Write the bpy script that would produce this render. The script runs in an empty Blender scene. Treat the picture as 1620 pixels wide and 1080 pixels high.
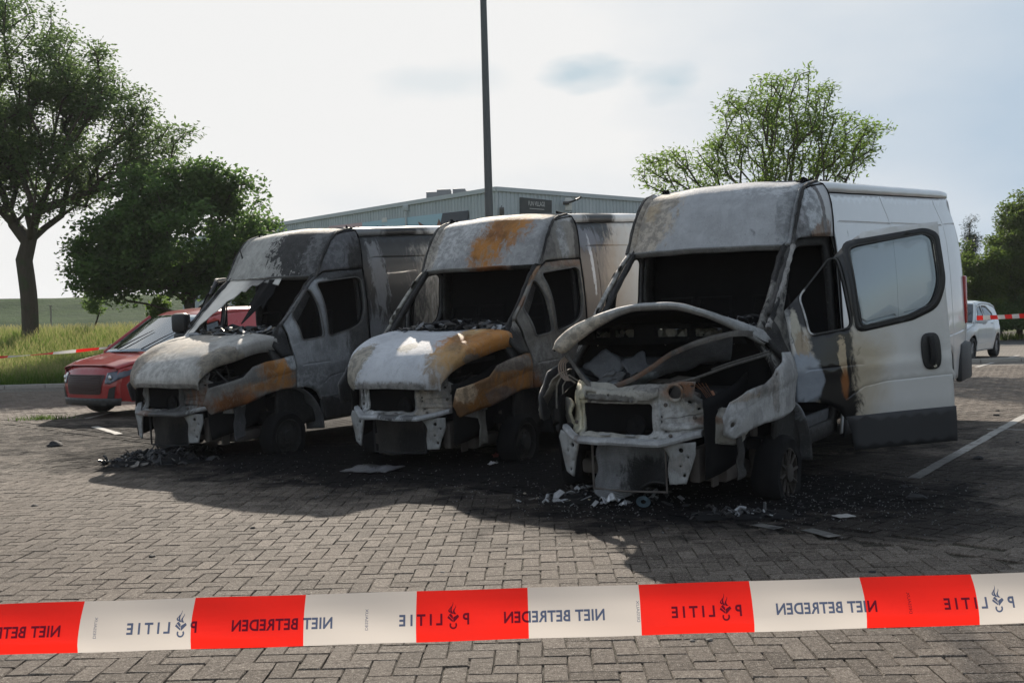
import bpy, bmesh, math, random
import numpy as np
from mathutils import Vector, Matrix, noise
from mathutils.geometry import delaunay_2d_cdt
random.seed(7); RNG = np.random.default_rng(7)
PI = math.pi
scene = bpy.context.scene
COL = scene.collection

# ------------------------------------------------------------------ camera
F_PX, CAM_H, PITCH, ROLL = 1700.0, 1.48, -.0244, .027
cam_data = bpy.data.cameras.new('camera'); cam = bpy.data.objects.new('camera', cam_data); COL.objects.link(cam)
cam_data.sensor_width = 36.0; cam_data.lens = 36.0 * F_PX / 1620.0
cam_data.clip_start = .05; cam_data.clip_end = 5000
_f = Vector((0, math.cos(PITCH), math.sin(PITCH))); _r = Vector((1, 0, 0)); _u = _r.cross(_f)
_cr, _sr = math.cos(ROLL), math.sin(ROLL)
_r2 = _r * _cr - _u * _sr; _u2 = _u * _cr + _r * _sr
# image right = r2, image up = u2
cam.matrix_world = Matrix(((_r2.x, _u2.x, -_f.x, 0), (_r2.y, _u2.y, -_f.y, 0), (_r2.z, _u2.z, -_f.z, CAM_H), (0, 0, 0, 1)))
scene.camera = cam
scene.render.resolution_x = 1024; scene.render.resolution_y = 682

# ------------------------------------------------------------------ sky and sun
SUN_AZ = math.radians(-7.0)      # from +Y towards +X
SUN_EL = math.radians(26.5)
sun_dir = Vector((math.sin(SUN_AZ) * math.cos(SUN_EL), math.cos(SUN_AZ) * math.cos(SUN_EL), math.sin(SUN_EL)))
sd = bpy.data.lights.new('sun', 'SUN'); sd.energy = 5.0; sd.angle = math.radians(.5); sd.color = (1, .90, .77)
sun = bpy.data.objects.new('sun', sd); COL.objects.link(sun)
sun.rotation_euler = sun_dir.to_track_quat('Z', 'Y').to_euler(); sun.location = (0, 0, 30)

W = bpy.data.worlds.new('World'); scene.world = W; W.use_nodes = True
nt = W.node_tree; nt.nodes.clear()
def wn(t, **k):
    n = nt.nodes.new(t)
    for a, b in k.items(): setattr(n, a, b)
    return n
def wmath(op, a, b=None, clamp=False):
    n = wn('ShaderNodeMath', operation=op, use_clamp=clamp)
    for i, v in enumerate((a, b)):
        if v is None: continue
        if isinstance(v, (int, float)): n.inputs[i].default_value = v
        else: nt.links.new(v, n.inputs[i])
    return n.outputs[0]
def wmix(f, a, b):
    n = wn('ShaderNodeMix', data_type='RGBA')
    for s, v in ((0, f), (6, a), (7, b)):
        if isinstance(v, (int, float)): n.inputs[s].default_value = v
        elif isinstance(v, tuple): n.inputs[s].default_value = (*v, 1)
        else: nt.links.new(v, n.inputs[s])
    return n.outputs[2]
sky = wn('ShaderNodeTexSky', sky_type='NISHITA', sun_disc=False)
sky.sun_elevation = SUN_EL; sky.sun_rotation = SUN_AZ; sky.air_density = 1.3; sky.dust_density = 2.0
tc = wn('ShaderNodeTexCoord'); sep = wn('ShaderNodeSeparateXYZ'); nt.links.new(tc.outputs['Generated'], sep.inputs[0])
# thin bright cloud veil round the sun, open sky away from it
dot = wn('ShaderNodeVectorMath', operation='DOT_PRODUCT'); nt.links.new(tc.outputs['Generated'], dot.inputs[0])
dot.inputs[1].default_value = Vector((math.sin(-.32) * math.cos(.4), math.cos(-.32) * math.cos(.4), math.sin(.4)))
mp = wn('ShaderNodeMapping'); mp.inputs['Scale'].default_value = (1, 1, 2.6); nt.links.new(tc.outputs['Generated'], mp.inputs[0])
nz = wn('ShaderNodeTexNoise'); nz.inputs['Scale'].default_value = 3.2; nz.inputs['Detail'].default_value = 6; nt.links.new(mp.outputs[0], nz.inputs[0])
near = wmath('MULTIPLY_ADD', dot.outputs['Value'], 4.6); nt.nodes[-1].inputs[2].default_value = -3.25
veil = wmath('ADD', near, wmath('MULTIPLY', wmath('SUBTRACT', nz.outputs[0], .5), 1.3), True)
# two small blue openings in the veil
def hole(px, py, r, sx, amt):
    a = (px - 810) / F_PX; b = (540 - py) / F_PX
    d = (_f + _r2 * a + _u2 * b).normalized()
    s = wn('ShaderNodeVectorMath', operation='SUBTRACT'); nt.links.new(tc.outputs['Generated'], s.inputs[0]); s.inputs[1].default_value = d
    m = wn('ShaderNodeVectorMath', operation='MULTIPLY'); nt.links.new(s.outputs[0], m.inputs[0]); m.inputs[1].default_value = (1 / (r * sx), 1 / r, 1 / r)
    l = wn('ShaderNodeVectorMath', operation='LENGTH'); nt.links.new(m.outputs[0], l.inputs[0])
    n2 = wn('ShaderNodeTexNoise'); n2.inputs['Scale'].default_value = 13; n2.inputs['Detail'].default_value = 5; nt.links.new(mp.outputs[0], n2.inputs[0])
    q = wmath('ADD', l.outputs['Value'], wmath('MULTIPLY', wmath('SUBTRACT', n2.outputs[0], .5), 2.4))
    return wmath('MULTIPLY', wmath('SUBTRACT', 1.15, q, True), amt)
h1 = hole(906, 120, .018, 2.0, .85); h2 = hole(1066, 132, .015, 1.9, .7); h3 = hole(700, 128, .016, 4, .30)
cloud_hi = (6.5, 6.5, 6.45); cloud_lo = (3.55, 4.35, 5.2)
cloud = wmix(veil, cloud_lo, cloud_hi)
cloud = wmix(wmath('ADD', wmath('ADD', h1, h2), h3, True), cloud, (3.7, 4.6, 5.15))
# how much cloud there is: everywhere ahead, thinning out behind the viewer
cov = wmath('MULTIPLY_ADD', sep.outputs[1], 1.5); nt.nodes[-1].inputs[2].default_value = .25; nt.nodes[-1].use_clamp = True
back = wmix(.5, sky.outputs[0], (4.2, 4.45, 4.8))
skycol = wmix(cov, back, cloud)
bg = wn('ShaderNodeBackground'); bg.inputs['Strength'].default_value = .1
nt.links.new(skycol, bg.inputs[0]); wo = wn('ShaderNodeOutputWorld'); nt.links.new(bg.outputs[0], wo.inputs[0])

vs = scene.view_settings; vs.view_transform = 'Standard'; vs.look = 'None'; vs.gamma = 1; vs.exposure = .45
try: scene.display_settings.display_device = 'sRGB'
except Exception: pass

# ------------------------------------------------------------------ projection helpers (for measuring where things stand)
def ray(px, py):
    return _f * F_PX + _r2 * (px - 810) + _u2 * (540 - py)
def at(px, py, Y):
    r = ray(px, py); p = r * (Y / r.y); return Vector((p.x, p.y, p.z + CAM_H))
def on_ground(px, py, z=0.0):
    r = ray(px, py); t = (z - CAM_H) / r.z; p = r * t; return Vector((p.x, p.y, z))
def interp(tab, x):
    if x <= tab[0][0]: return tab[0][1]
    for (a, va), (b, vb) in zip(tab, tab[1:]):
        if x <= b:
            t = (x - a) / (b - a)
            return va + (vb - va) * t
    return tab[-1][1]
def curve(pts, s):
    """catmull-rom through pts, s in 0..1"""
    n = len(pts) - 1; f = min(max(s, 0), 1) * n; i = min(int(f), n - 1); t = f - i
    P = [Vector(pts[max(0, min(n, k))]) for k in (i - 1, i, i + 1, i + 2)]
    return .5 * ((2 * P[1]) + (P[2] - P[0]) * t + (2 * P[0] - 5 * P[1] + 4 * P[2] - P[3]) * t * t + (3 * P[1] - P[0] - 3 * P[2] + P[3]) * t ** 3)
def sstep(a, b, x):
    t = min(max((x - a) / (b - a), 0), 1); return t * t * (3 - 2 * t)
def nz3(p, s=1.0, seed=0): return noise.noise(Vector(p) * s + Vector((seed * 13.1, seed * 7.7, seed * 3.3)))

# ------------------------------------------------------------------ object helpers
def tag(o, label=None, cat=None, group=None, kind=None):
    if label: o['label'] = label
    if cat: o['category'] = cat
    if group: o['group'] = group
    if kind: o['kind'] = kind
    return o
def empty(name, loc=(0, 0, 0), rz=0):
    o = bpy.data.objects.new(name, None); COL.objects.link(o); o.location = loc; o.rotation_euler = (0, 0, rz); o.empty_display_size = .2
    return o
class MB:
    def __init__(s): s.v = []; s.f = []
    def add(s, vs, fs):
        b = len(s.v); s.v += [tuple(p) for p in vs]; s.f += [tuple(i + b for i in f) for f in fs]; return s
    def box(s, c, d, M=None, bev=0):
        x, y, z = [k / 2 for k in d]
        if bev:
            bm = bmesh.new(); bmesh.ops.create_cube(bm, size=1)
            for v in bm.verts: v.co = Vector((v.co.x * 2 * x, v.co.y * 2 * y, v.co.z * 2 * z))
            bmesh.ops.bevel(bm, geom=bm.edges[:], offset=bev, segments=2, affect='EDGES', profile=.5)
            vs = [v.co.copy() for v in bm.verts]; bm.verts.index_update(); fs = [[v.index for v in f.verts] for f in bm.faces]; bm.free()
        else:
            vs = [Vector((i * x, j * y, k * z)) for i in (-1, 1) for j in (-1, 1) for k in (-1, 1)]
            fs = [(0, 1, 3, 2), (4, 6, 7, 5), (0, 4, 5, 1), (2, 3, 7, 6), (0, 2, 6, 4), (1, 5, 7, 3)]
        if M is not None: vs = [M @ v for v in vs]
        return s.add([v + Vector(c) for v in vs], fs)
    def tube(s, pts, r, n=8, cap=True):
        pts = [Vector(p) for p in pts]; rr = r if isinstance(r, (list, tuple)) else [r] * len(pts)
        vs = []; up = Vector((0, 0, 1)); prev = None
        for i, p in enumerate(pts):
            t = (pts[min(i + 1, len(pts) - 1)] - pts[max(i - 1, 0)])
            if t.length < 1e-9: t = Vector((0, 0, 1))
            t.normalize()
            if prev is None:
                a = t.cross(up if abs(t.z) < .95 else Vector((1, 0, 0))).normalized()
            else:
                a = (prev - t * prev.dot(t)); a = a.normalized() if a.length > 1e-6 else t.orthogonal().normalized()
            prev = a; b = t.cross(a)
            for k in range(n):
                q = 2 * PI * k / n; vs.append(p + (a * math.cos(q) + b * math.sin(q)) * rr[i])
        fs = [(i * n + k, i * n + (k + 1) % n, (i + 1) * n + (k + 1) % n, (i + 1) * n + k) for i in range(len(pts) - 1) for k in range(n)]
        if cap: fs += [tuple(range(n))[::-1], tuple(range((len(pts) - 1) * n, len(pts) * n))]
        return s.add(vs, fs)
    def lathe(s, prof, c, axis='y', n=32, M=None):
        """prof: (radius, along)"""
        vs = []
        for r, a in prof:
            for k in range(n):
                q = 2 * PI * k / n
                if axis == 'y': v = Vector((r * math.cos(q), a, r * math.sin(q)))
                elif axis == 'z': v = Vector((r * math.cos(q), r * math.sin(q), a))
                else: v = Vector((a, r * math.cos(q), r * math.sin(q)))
                if M is not None: v = M @ v
                vs.append(v + Vector(c))
        m = len(prof)
        fs = [(i * n + k, i * n + (k + 1) % n, (i + 1) * n + (k + 1) % n, (i + 1) * n + k) for i in range(m - 1) for k in range(n)]
        return s.add(vs, fs)
    def grid(s, fn, nu, nv, keep=None):
        vs = [fn(i / nu, j / nv) for i in range(nu + 1) for j in range(nv + 1)]
        fs = [(i * (nv + 1) + j, (i + 1) * (nv + 1) + j, (i + 1) * (nv + 1) + j + 1, i * (nv + 1) + j + 1) for i in range(nu) for j in range(nv)
              if keep is None or keep((i + .5) / nu, (j + .5) / nv)]
        return s.add(vs, fs)
    def map(s, fn): s.v = [tuple(fn(Vector(p))) for p in s.v]; return s
    def build(s, name, mat, parent=None, smooth=None, thick=0, outward=None, label=None, sharp=35):
        me = bpy.data.meshes.new(name); me.from_pydata(s.v, [], s.f); me.validate()
        bm = bmesh.new(); bm.from_mesh(me)
        if outward is None: bmesh.ops.recalc_face_normals(bm, faces=bm.faces[:])
        else:
            bmesh.ops.recalc_face_normals(bm, faces=bm.faces[:])
            a = sum((f.normal.dot(Vector(outward)) * f.calc_area() for f in bm.faces), 0.0)
            if a < 0: bmesh.ops.reverse_faces(bm, faces=bm.faces[:])
        loose = [v for v in bm.verts if not v.link_faces]
        if loose: bmesh.ops.delete(bm, geom=loose, context='VERTS')
        bm.to_mesh(me); bm.free()
        me.materials.append(mat)
        me.polygons.foreach_set('use_smooth', [smooth is not False] * len(me.polygons))
        if smooth is not False:
            me.polygons.foreach_set('use_smooth', [True] * len(me.polygons))
            try: me.set_sharp_from_angle(angle=math.radians(sharp))
            except Exception: pass
        o = bpy.data.objects.new(name, me); COL.objects.link(o)
        if parent: o.parent = parent
        if thick:
            m = o.modifiers.new('solid', 'SOLIDIFY'); m.thickness = thick; m.offset = -1; m.use_even_offset = False
        if label: o['label'] = label
        return o
def rings(ol, r):
    """round the corners of a 2D outline"""
    out = []; n = len(ol)
    for i in range(n):
        a, b, c = Vector(ol[i - 1]), Vector(ol[i]), Vector(ol[(i + 1) % n])
        d1 = (a - b); d2 = (c - b); k = min(r, d1.length * .45, d2.length * .45)
        p = b + d1.normalized() * k; q = b + d2.normalized() * k
        if d1.normalized().dot(d2.normalized()) < -.97: out.append(tuple(b)); continue
        for j in range(5):
            t = j / 4; out.append(tuple(p * (1 - t) ** 2 + b * 2 * t * (1 - t) + q * t * t))
    return out
def inside(p, poly):
    x, y = p; c = False; n = len(poly)
    for i in range(n):
        x1, y1 = poly[i]; x2, y2 = poly[i - 1]
        if (y1 > y) != (y2 > y) and x < (x2 - x1) * (y - y1) / (y2 - y1) + x1: c = not c
    return c
def densify(pl, step, closed=True):
    out = []; n = len(pl)
    for i in range(n if closed else n - 1):
        a, b = Vector(pl[i]), Vector(pl[(i + 1) % n]); m = max(1, int((b - a).length / step))
        out += [tuple(a.lerp(b, k / m)) for k in range(m)]
    if not closed: out.append(tuple(pl[-1]))
    return out
def panel(mb, outline, holes, fn, step=.05, grooves=(), gw=.007, gd=.010, nrm=None):
    """sheet cut to a 2D outline with holes, pressed to fn(u, v, depth); grooves are pressed in lines"""
    V = []; E = []; D = []
    def loop(pl, closed, d=0.0):
        b = len(V); V.extend([Vector(p) for p in pl]); D.extend([d] * len(pl))
        E.extend([(b + i, b + i + 1) for i in range(len(pl) - 1)])
        if closed: E.append((b + len(pl) - 1, b))
    ol = densify(outline, step); hl = [densify(h, step * .7) for h in holes]
    loop(ol, True)
    for h in hl: loop(h, True)
    gr = []
    for g in grooves:
        g = densify(g, step, False)
        gr.append(g); G = [Vector(p) for p in g]; L = []; R = []
        for i, p in enumerate(G):
            t = (G[min(i + 1, len(G) - 1)] - G[max(i - 1, 0)]).normalized(); nn = Vector((-t.y, t.x))
            L.append(p + nn * gw); R.append(p - nn * gw)
        loop(G, False, gd); loop(L, False); loop(R, False)
    xs_ = [p[0] for p in ol]; ys_ = [p[1] for p in ol]
    gv = [q for g in gr for q in g] + [q for q in ol] + [q for h in hl for q in h]
    cell = {}
    for q in gv: cell.setdefault((int(q[0] // step), int(q[1] // step)), []).append(q)
    x = min(xs_) + step / 2; row = 0
    while x < max(xs_):
        y = min(ys_) + step / 2 + (row % 2) * step * .5
        while y < max(ys_):
            if inside((x, y), ol) and not any(inside((x, y), h) for h in hl):
                cx, cy = int(x // step), int(y // step)
                if all((q[0] - x) ** 2 + (q[1] - y) ** 2 > (step * .45) ** 2 for i in (-1, 0, 1) for j in (-1, 0, 1) for q in cell.get((cx + i, cy + j), ())):
                    V.append(Vector((x, y))); D.append(0.0)
            y += step
        x += step; row += 1
    r = delaunay_2d_cdt(V, E, [], 0, 1e-5)
    vo, fo, ov = r[0], r[2], r[3]
    fs = []
    for f in fo:
        c = sum((vo[i] for i in f), Vector((0, 0))) / len(f)
        if inside(c, ol) and not any(inside(c, h) for h in hl): fs.append(tuple(f))
    pts = []
    for i, p in enumerate(vo):
        d = max([D[k] for k in ov[i]] or [0.0])
        pts.append(fn(p.x, p.y, d))
    return mb.add(pts, fs)
def np_mesh(name, verts, faces, mat, parent=None, attr=None, smooth=False):
    me = bpy.data.meshes.new(name); nv = len(verts); nf, k = faces.shape
    me.vertices.add(nv); me.vertices.foreach_set('co', np.asarray(verts, np.float32).ravel())
    me.loops.add(nf * k); me.loops.foreach_set('vertex_index', np.asarray(faces, np.int32).ravel())
    me.polygons.add(nf); me.polygons.foreach_set('loop_start', np.arange(0, nf * k, k, dtype=np.int32))
    me.update(calc_edges=True)
    if attr is not None:
        for an, av in attr.items():
            a = me.attributes.new(an, 'FLOAT', 'POINT'); a.data.foreach_set('value', np.asarray(av, np.float32))
    me.polygons.foreach_set('use_smooth', [bool(smooth)] * nf)
    me.materials.append(mat)
    o = bpy.data.objects.new(name, me); COL.objects.link(o)
    if parent: o.parent = parent
    return o

# ------------------------------------------------------------------ materials
class NT:
    def __init__(s, name):
        s.m = bpy.data.materials.new(name); s.m.use_nodes = True; s.t = s.m.node_tree; s.t.nodes.clear()
        s.out = s.t.nodes.new('ShaderNodeOutputMaterial')
    def n(s, t, ins=None, **k):
        n = s.t.nodes.new(t)
        for a, b in k.items(): setattr(n, a, b)
        for a, b in (ins or {}).items(): s.put(n.inputs[a], b)
        return n
    def put(s, sock, v):
        if isinstance(v, (int, float)): sock.default_value = v
        elif isinstance(v, (tuple, list, Vector)):
            v = tuple(v)
            try: sock.default_value = v if len(v) == len(sock.default_value) else (*v, 1)
            except Exception: sock.default_value = (*v, 1)
        else: s.t.links.new(v, sock)
    def math(s, op, a, b=None, c=None, clamp=False):
        n = s.n('ShaderNodeMath', operation=op, use_clamp=clamp)
        for i, v in enumerate((a, b, c)):
            if v is not None: s.put(n.inputs[i], v)
        return n.outputs[0]
    def mix(s, f, a, b, mode='MIX'):
        n = s.n('ShaderNodeMix', data_type='RGBA', blend_type=mode); s.put(n.inputs[0], f); s.put(n.inputs[6], a); s.put(n.inputs[7], b)
        return n.outputs[2]
    def noise(s, vec, scale, detail=4, rough=.55, dist=0):
        n = s.n('ShaderNodeTexNoise', {'Scale': scale, 'Detail': detail, 'Roughness': rough, 'Distortion': dist}); s.put(n.inputs['Vector'], vec)
        return n.outputs[0]
    def ramp(s, v, a, b):
        n = s.n('ShaderNodeMapRange', {'From Min': a, 'From Max': b}, interpolation_type='SMOOTHSTEP'); s.put(n.inputs[0], v); return n.outputs[0]
    def obj(s): return s.n('ShaderNodeTexCoord').outputs['Object']
    def scaled(s, vec, sc):
        n = s.n('ShaderNodeVectorMath', operation='MULTIPLY'); s.put(n.inputs[0], vec); n.inputs[1].default_value = sc; return n.outputs[0]
    def blob(s, vec, c, r, nse, amp, soft):
        a = s.n('ShaderNodeVectorMath', operation='SUBTRACT'); s.put(a.inputs[0], vec); a.inputs[1].default_value = c
        m = s.scaled(a.outputs[0], tuple(1 / k for k in r))
        l = s.n('ShaderNodeVectorMath', operation='LENGTH'); s.put(l.inputs[0], m)
        d = s.math('ADD', l.outputs['Value'], s.math('MULTIPLY', s.math('SUBTRACT', nse, .5), amp))
        return s.ramp(d, 1 + soft, 1 - soft)
    def pbr(s, col, rough=.5, metal=0, bump=None, bstr=.2, bdist=.01, coat=0, spec=.5, **k):
        b = s.n('ShaderNodeBsdfPrincipled'); s.put(b.inputs['Base Color'], col); s.put(b.inputs['Roughness'], rough); s.put(b.inputs['Metallic'], metal)
        s.put(b.inputs['Specular IOR Level'], spec); s.put(b.inputs['Coat Weight'], coat); b.inputs['Coat Roughness'].default_value = .06
        if bump is not None:
            n = s.n('ShaderNodeBump', {'Strength': bstr, 'Distance': bdist}); s.put(n.inputs['Height'], bump); s.t.links.new(n.outputs[0], b.inputs['Normal'])
        for a, v in k.items(): s.put(b.inputs[a.replace('_', ' ')], v)
        return b.outputs[0]
    def done(s, sh): s.t.links.new(sh, s.out.inputs[0]); return s.m
MATS = {}
def simple(name, col, rough=.6, metal=0, var=.25, scale=8, bstr=.15, coat=0, spec=.5):
    if name in MATS: return MATS[name]
    m = NT(name); o = m.obj(); n1 = m.noise(o, scale, 5); 
    c = m.mix(m.math('MULTIPLY', n1, 1.0), tuple(k * (1 - var) for k in col), tuple(min(1, k * (1 + var)) for k in col))
    n2 = m.noise(o, scale * 9, 3)
    MATS[name] = m.done(m.pbr(c, m.math('MULTIPLY_ADD', n1, .2, rough - .1), metal, n2, bstr, .004, coat, spec)); return MATS[name]
ASH = (.43, .44, .455); STEEL = (.16, .165, .175); RUST = (.36, .150, .030); RUST2 = (.20, .075, .022); SOOT = (.010, .010, .011); TAN = (.42, .33, .22)
CHAR = (.035, .034, .034); WHITE = (.66, .66, .655); DUST = (.27, .265, .26)
def burn(name, base, layers, rough=.72, coat=0, mott=.3, bstr=.5, busy=1.0):
    """burnt sheet metal: mottled base with shaped patches of soot, rust, ash, remaining paint or painted sunlight.
    layer = (colour, centre, radii, noise amount, softness[, opacity])"""
    m = NT(name); o = m.obj(); hot = mott > .12
    nA = m.noise(o, 3.1, 6, .62, .6); nB = m.noise(o, 14, 6, .68); nC = m.noise(o, 90, 4, .75); nD = m.noise(m.scaled(o, (1, 1, .35)), 9, 7, .70, 1.2)
    c = m.mix(m.ramp(nA, .38, .62), base, tuple(k * (1 - mott) for k in base))
    if hot:
        nE = m.noise(m.scaled(o, (1, 1, .5)), 5.5, 9, .78, 1.5); nF = m.noise(o, 34, 8, .8, .4); nG = m.noise(m.scaled(o, (22, 22, 2.2)), 1.6, 6, .7, .3)
        c = m.mix(m.math('MULTIPLY', m.ramp(nE, .53, .575), .26 * busy), c, tuple(k * .42 for k in base))
        c = m.mix(m.math('MULTIPLY', m.ramp(nE, .46, .42), .30 * busy), c, tuple(min(.66, k * 1.45 + .02) for k in base))
        c = m.mix(m.math('MULTIPLY', m.ramp(nG, .54, .64), .24 * busy), c, tuple(k * .5 for k in base))
        c = m.mix(m.math('MULTIPLY', m.ramp(nG, .44, .38), .20 * busy), c, tuple(min(.66, k * 1.35) for k in base))
    for L in layers:
        col, ce, ra, amp, soft = L[:5]; op = L[5] if len(L) > 5 else 1
        ns = nD if amp > .5 else nA
        if hot: ns = m.math('MULTIPLY_ADD', m.math('SUBTRACT', nF, .5), .45, ns); soft = soft * (.5 if col[0] < 2.2 * col[2] else 1.1)
        f = m.blob(o, ce, ra, ns, amp * 2.2, soft)
        f = m.math('MULTIPLY', f, op) if op < 1 else f
        if hot and col[0] > 2.2 * col[2]:
            cc = m.mix(m.ramp(nA, .38, .62), tuple(k * .62 for k in col), tuple(min(1, k * 1.25) for k in col)); cc = m.mix(m.math('MULTIPLY', m.ramp(nD, .52, .62), .45), cc, (.30, .25, .19)); cc = m.mix(m.math('MULTIPLY', m.ramp(nF, .55, .63), .35), cc, tuple(k * .35 for k in col))
        elif hot:
            cc = m.mix(m.ramp(nB, .40, .60), tuple(k * .60 for k in col), tuple(min(1, k * 1.30) for k in col)); cc = m.mix(m.math('MULTIPLY', m.ramp(nF, .56, .60), .5), cc, tuple(k * .4 for k in col))
        else: cc = m.mix(nB, tuple(k * .72 for k in col), tuple(min(1, k * 1.28) for k in col))
        c = m.mix(f, c, cc)
    if hot:
        c = m.mix(m.math('MULTIPLY', m.ramp(nD, .62, .66), .25 * busy), c, (.045, .040, .036))
        c = m.mix(m.math('MULTIPLY', m.ramp(nF, .61, .65), .30 * busy), c, (.03, .028, .027))
        c = m.mix(m.math('MULTIPLY', m.ramp(nF, .40, .36), .18 * busy), c, (.52, .51, .50))
    # fine speckle: pits and flakes
    c = m.mix(m.math('MULTIPLY', m.ramp(nC, .58, .70), .45 if hot else .10), c, (.03, .03, .03))
    c = m.mix(m.math('MULTIPLY', m.ramp(nC, .40, .28), .28 if hot else .03), c, (.6, .6, .6))
    r = m.math('MULTIPLY_ADD', nB, .30, rough - .15)
    h = m.math('ADD', m.math('MULTIPLY', nB, .6), m.math('MULTIPLY', nC, .3))
    if hot: h = m.math('ADD', h, m.math('MULTIPLY', m.ramp(nF, .50, .60), .35))
    MATS[name] = m.done(m.pbr(c, r, 0, h, bstr, .008 if hot else .003, coat, .4)); return MATS[name]
soot = simple('soot', (.012, .012, .013), .9, 0, .5, 12, .6, 0, .12)
soot2 = simple('char_grey', (.03, .03, .032), .8, 0, .6, 15, .6, 0, .25)
ironm = simple('burnt_iron', (.12, .105, .095), .7, .3, .6, 9, .5)
ashm = burn('ash_steel', (.40, .40, .40), [], .7, mott=.45)
alum = simple('melted_metal', (.55, .56, .58), .35, .8, .3, 20, .8)
paintw = simple('white_paint_clean', (.60, .61, .62), .28, 0, .04, 2, .01, .6)
rubber = simple('black_rubber', (.018, .018, .019), .8, 0, .3, 20, .2)
blackpl = simple('black_plastic', (.02, .021, .023), .45, 0, .2, 20, .1)
cladding = simple('grey_plastic_cladding', (.035, .037, .042), .6, 0, .15, 3, .05)
chrome = simple('bright_metal', (.6, .6, .6), .25, .9, .1, 5, .05)
def glass_mat(name, tint, refl=.12, alpha=.85, rough=.05):
    m = NT(name)
    t = m.n('ShaderNodeBsdfTransparent', {'Color': tint}); g = m.n('ShaderNodeBsdfGlossy', {'Color': (.9, .95, 1), 'Roughness': rough})
    fr = m.n('ShaderNodeFresnel', {'IOR': 1.5}); x = m.n('ShaderNodeMixShader')
    m.t.links.new(m.math('ADD', fr.outputs[0], refl * .3, clamp=True), x.inputs[0]); m.t.links.new(t.outputs[0], x.inputs[1]); m.t.links.new(g.outputs[0], x.inputs[2])
    return m.done(x.outputs[0])
glass_clear = glass_mat('clear_glass', (.66, .70, .71)); glass_dark = glass_mat('tinted_glass', (.12, .15, .15), .2)

# ================================================================== THE SETTING
# soot on the paving, in world coordinates: (centre, radii, strength)
SOOTS = [((-3.6, 12.4, 0), (1.9, 1.6, 1), .96), ((-2.2, 11.6, 0), (1.7, 1.7, 1), .97), ((-.9, 10.6, 0), (1.9, 1.7, 1), .97), ((.6, 10.2, 0), (1.8, 2.3, 1), .97),
         ((1.5, 8.5, 0), (1.9, 1.5, 1), .97), ((2.5, 8.6, 0), (1.3, 1.5, 1), .95), ((3.3, 9.6, 0), (1.3, 1.6, 1), .75), ((2.6, 7.3, 0), (1.1, .6, 1), .8), ((.2, 8.6, 0), (1.2, .5, 1), .7),
         ((-4.0, 11.15, 0), (.75, .34, 1), .8), ((-4.9, 12.4, 0), (.7, .35, 1), .6), ((-1.5, 15, 0), (6, 3.5, 1), .9), ((2.6, 13.2, 0), (2.6, 3, 1), .9), ((-3.3, 14.6, 0), (2.3, 2.2, 1), .97), ((.4, 13.5, 0), (2.2, 2.2, 1), .97)]
def paving(name, brick):
    m = NT(name); g = m.n('ShaderNodeNewGeometry').outputs['Position']
    n1 = m.noise(g, .6, 5, .6); n2 = m.noise(g, 26, 4, .7); n3 = m.math('MULTIPLY_ADD', m.noise(g, 150, 3, .9), .6, m.math('MULTIPLY', m.noise(g, 42, 4, .8), .4)); n4 = m.noise(g, 2.4, 6, .7, .8)
    if brick:
        at_ = m.n('ShaderNodeAttribute', attribute_name='tint').outputs['Fac']
        c = m.mix(at_, (.072, .057, .046), (.195, .163, .136))
        c = m.mix(m.ramp(n1, .35, .65), c, m.mix(.35, c, (.19, .15, .12)))
    else:
        c = m.mix(n2, (.018, .014, .009), (.045, .034, .018)); c = m.mix(m.ramp(n1, .5, .7), c, (.038, .040, .014))
    c = m.mix(m.math('MULTIPLY', m.ramp(n2, .5, .75), .5), c, (.07, .062, .055))
    sp = m.n('ShaderNodeTexVoronoi', {'Scale': 210}); m.put(sp.inputs['Vector'], g)
    c = m.mix(m.math('MULTIPLY', m.ramp(n3, .53, .62), .55), c, (.60, .55, .48))
    c = m.mix(m.math('MULTIPLY', m.ramp(n3, .495, .42), .80), c, (.026, .021, .018))
    c = m.mix(m.math('MULTIPLY', m.ramp(n4, .60, .78), .5), c, (.05, .046, .042))
    f = None
    for ce, ra, st in SOOTS:
        b = m.math('MULTIPLY', m.blob(g, ce, ra, n4, 1.7, .42), st)
        f = b if f is None else m.math('MAXIMUM', f, b)
    c = m.mix(f, c, m.mix(m.ramp(n2, .45, .8), (.007, .007, .008), (.026, .026, .028)))
    bump = m.math('ADD', m.math('MULTIPLY', n3, 1.6), n2)
    return m.done(m.pbr(c, m.math('MULTIPLY_ADD', n3, -.25, .92), 0, bump, .9, .008, 0, m.math('MULTIPLY_ADD', f, -.15, .17)))
pave_brick = paving('concrete_paver', True); pave_joint = paving('paver_joint_sand', False)

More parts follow.
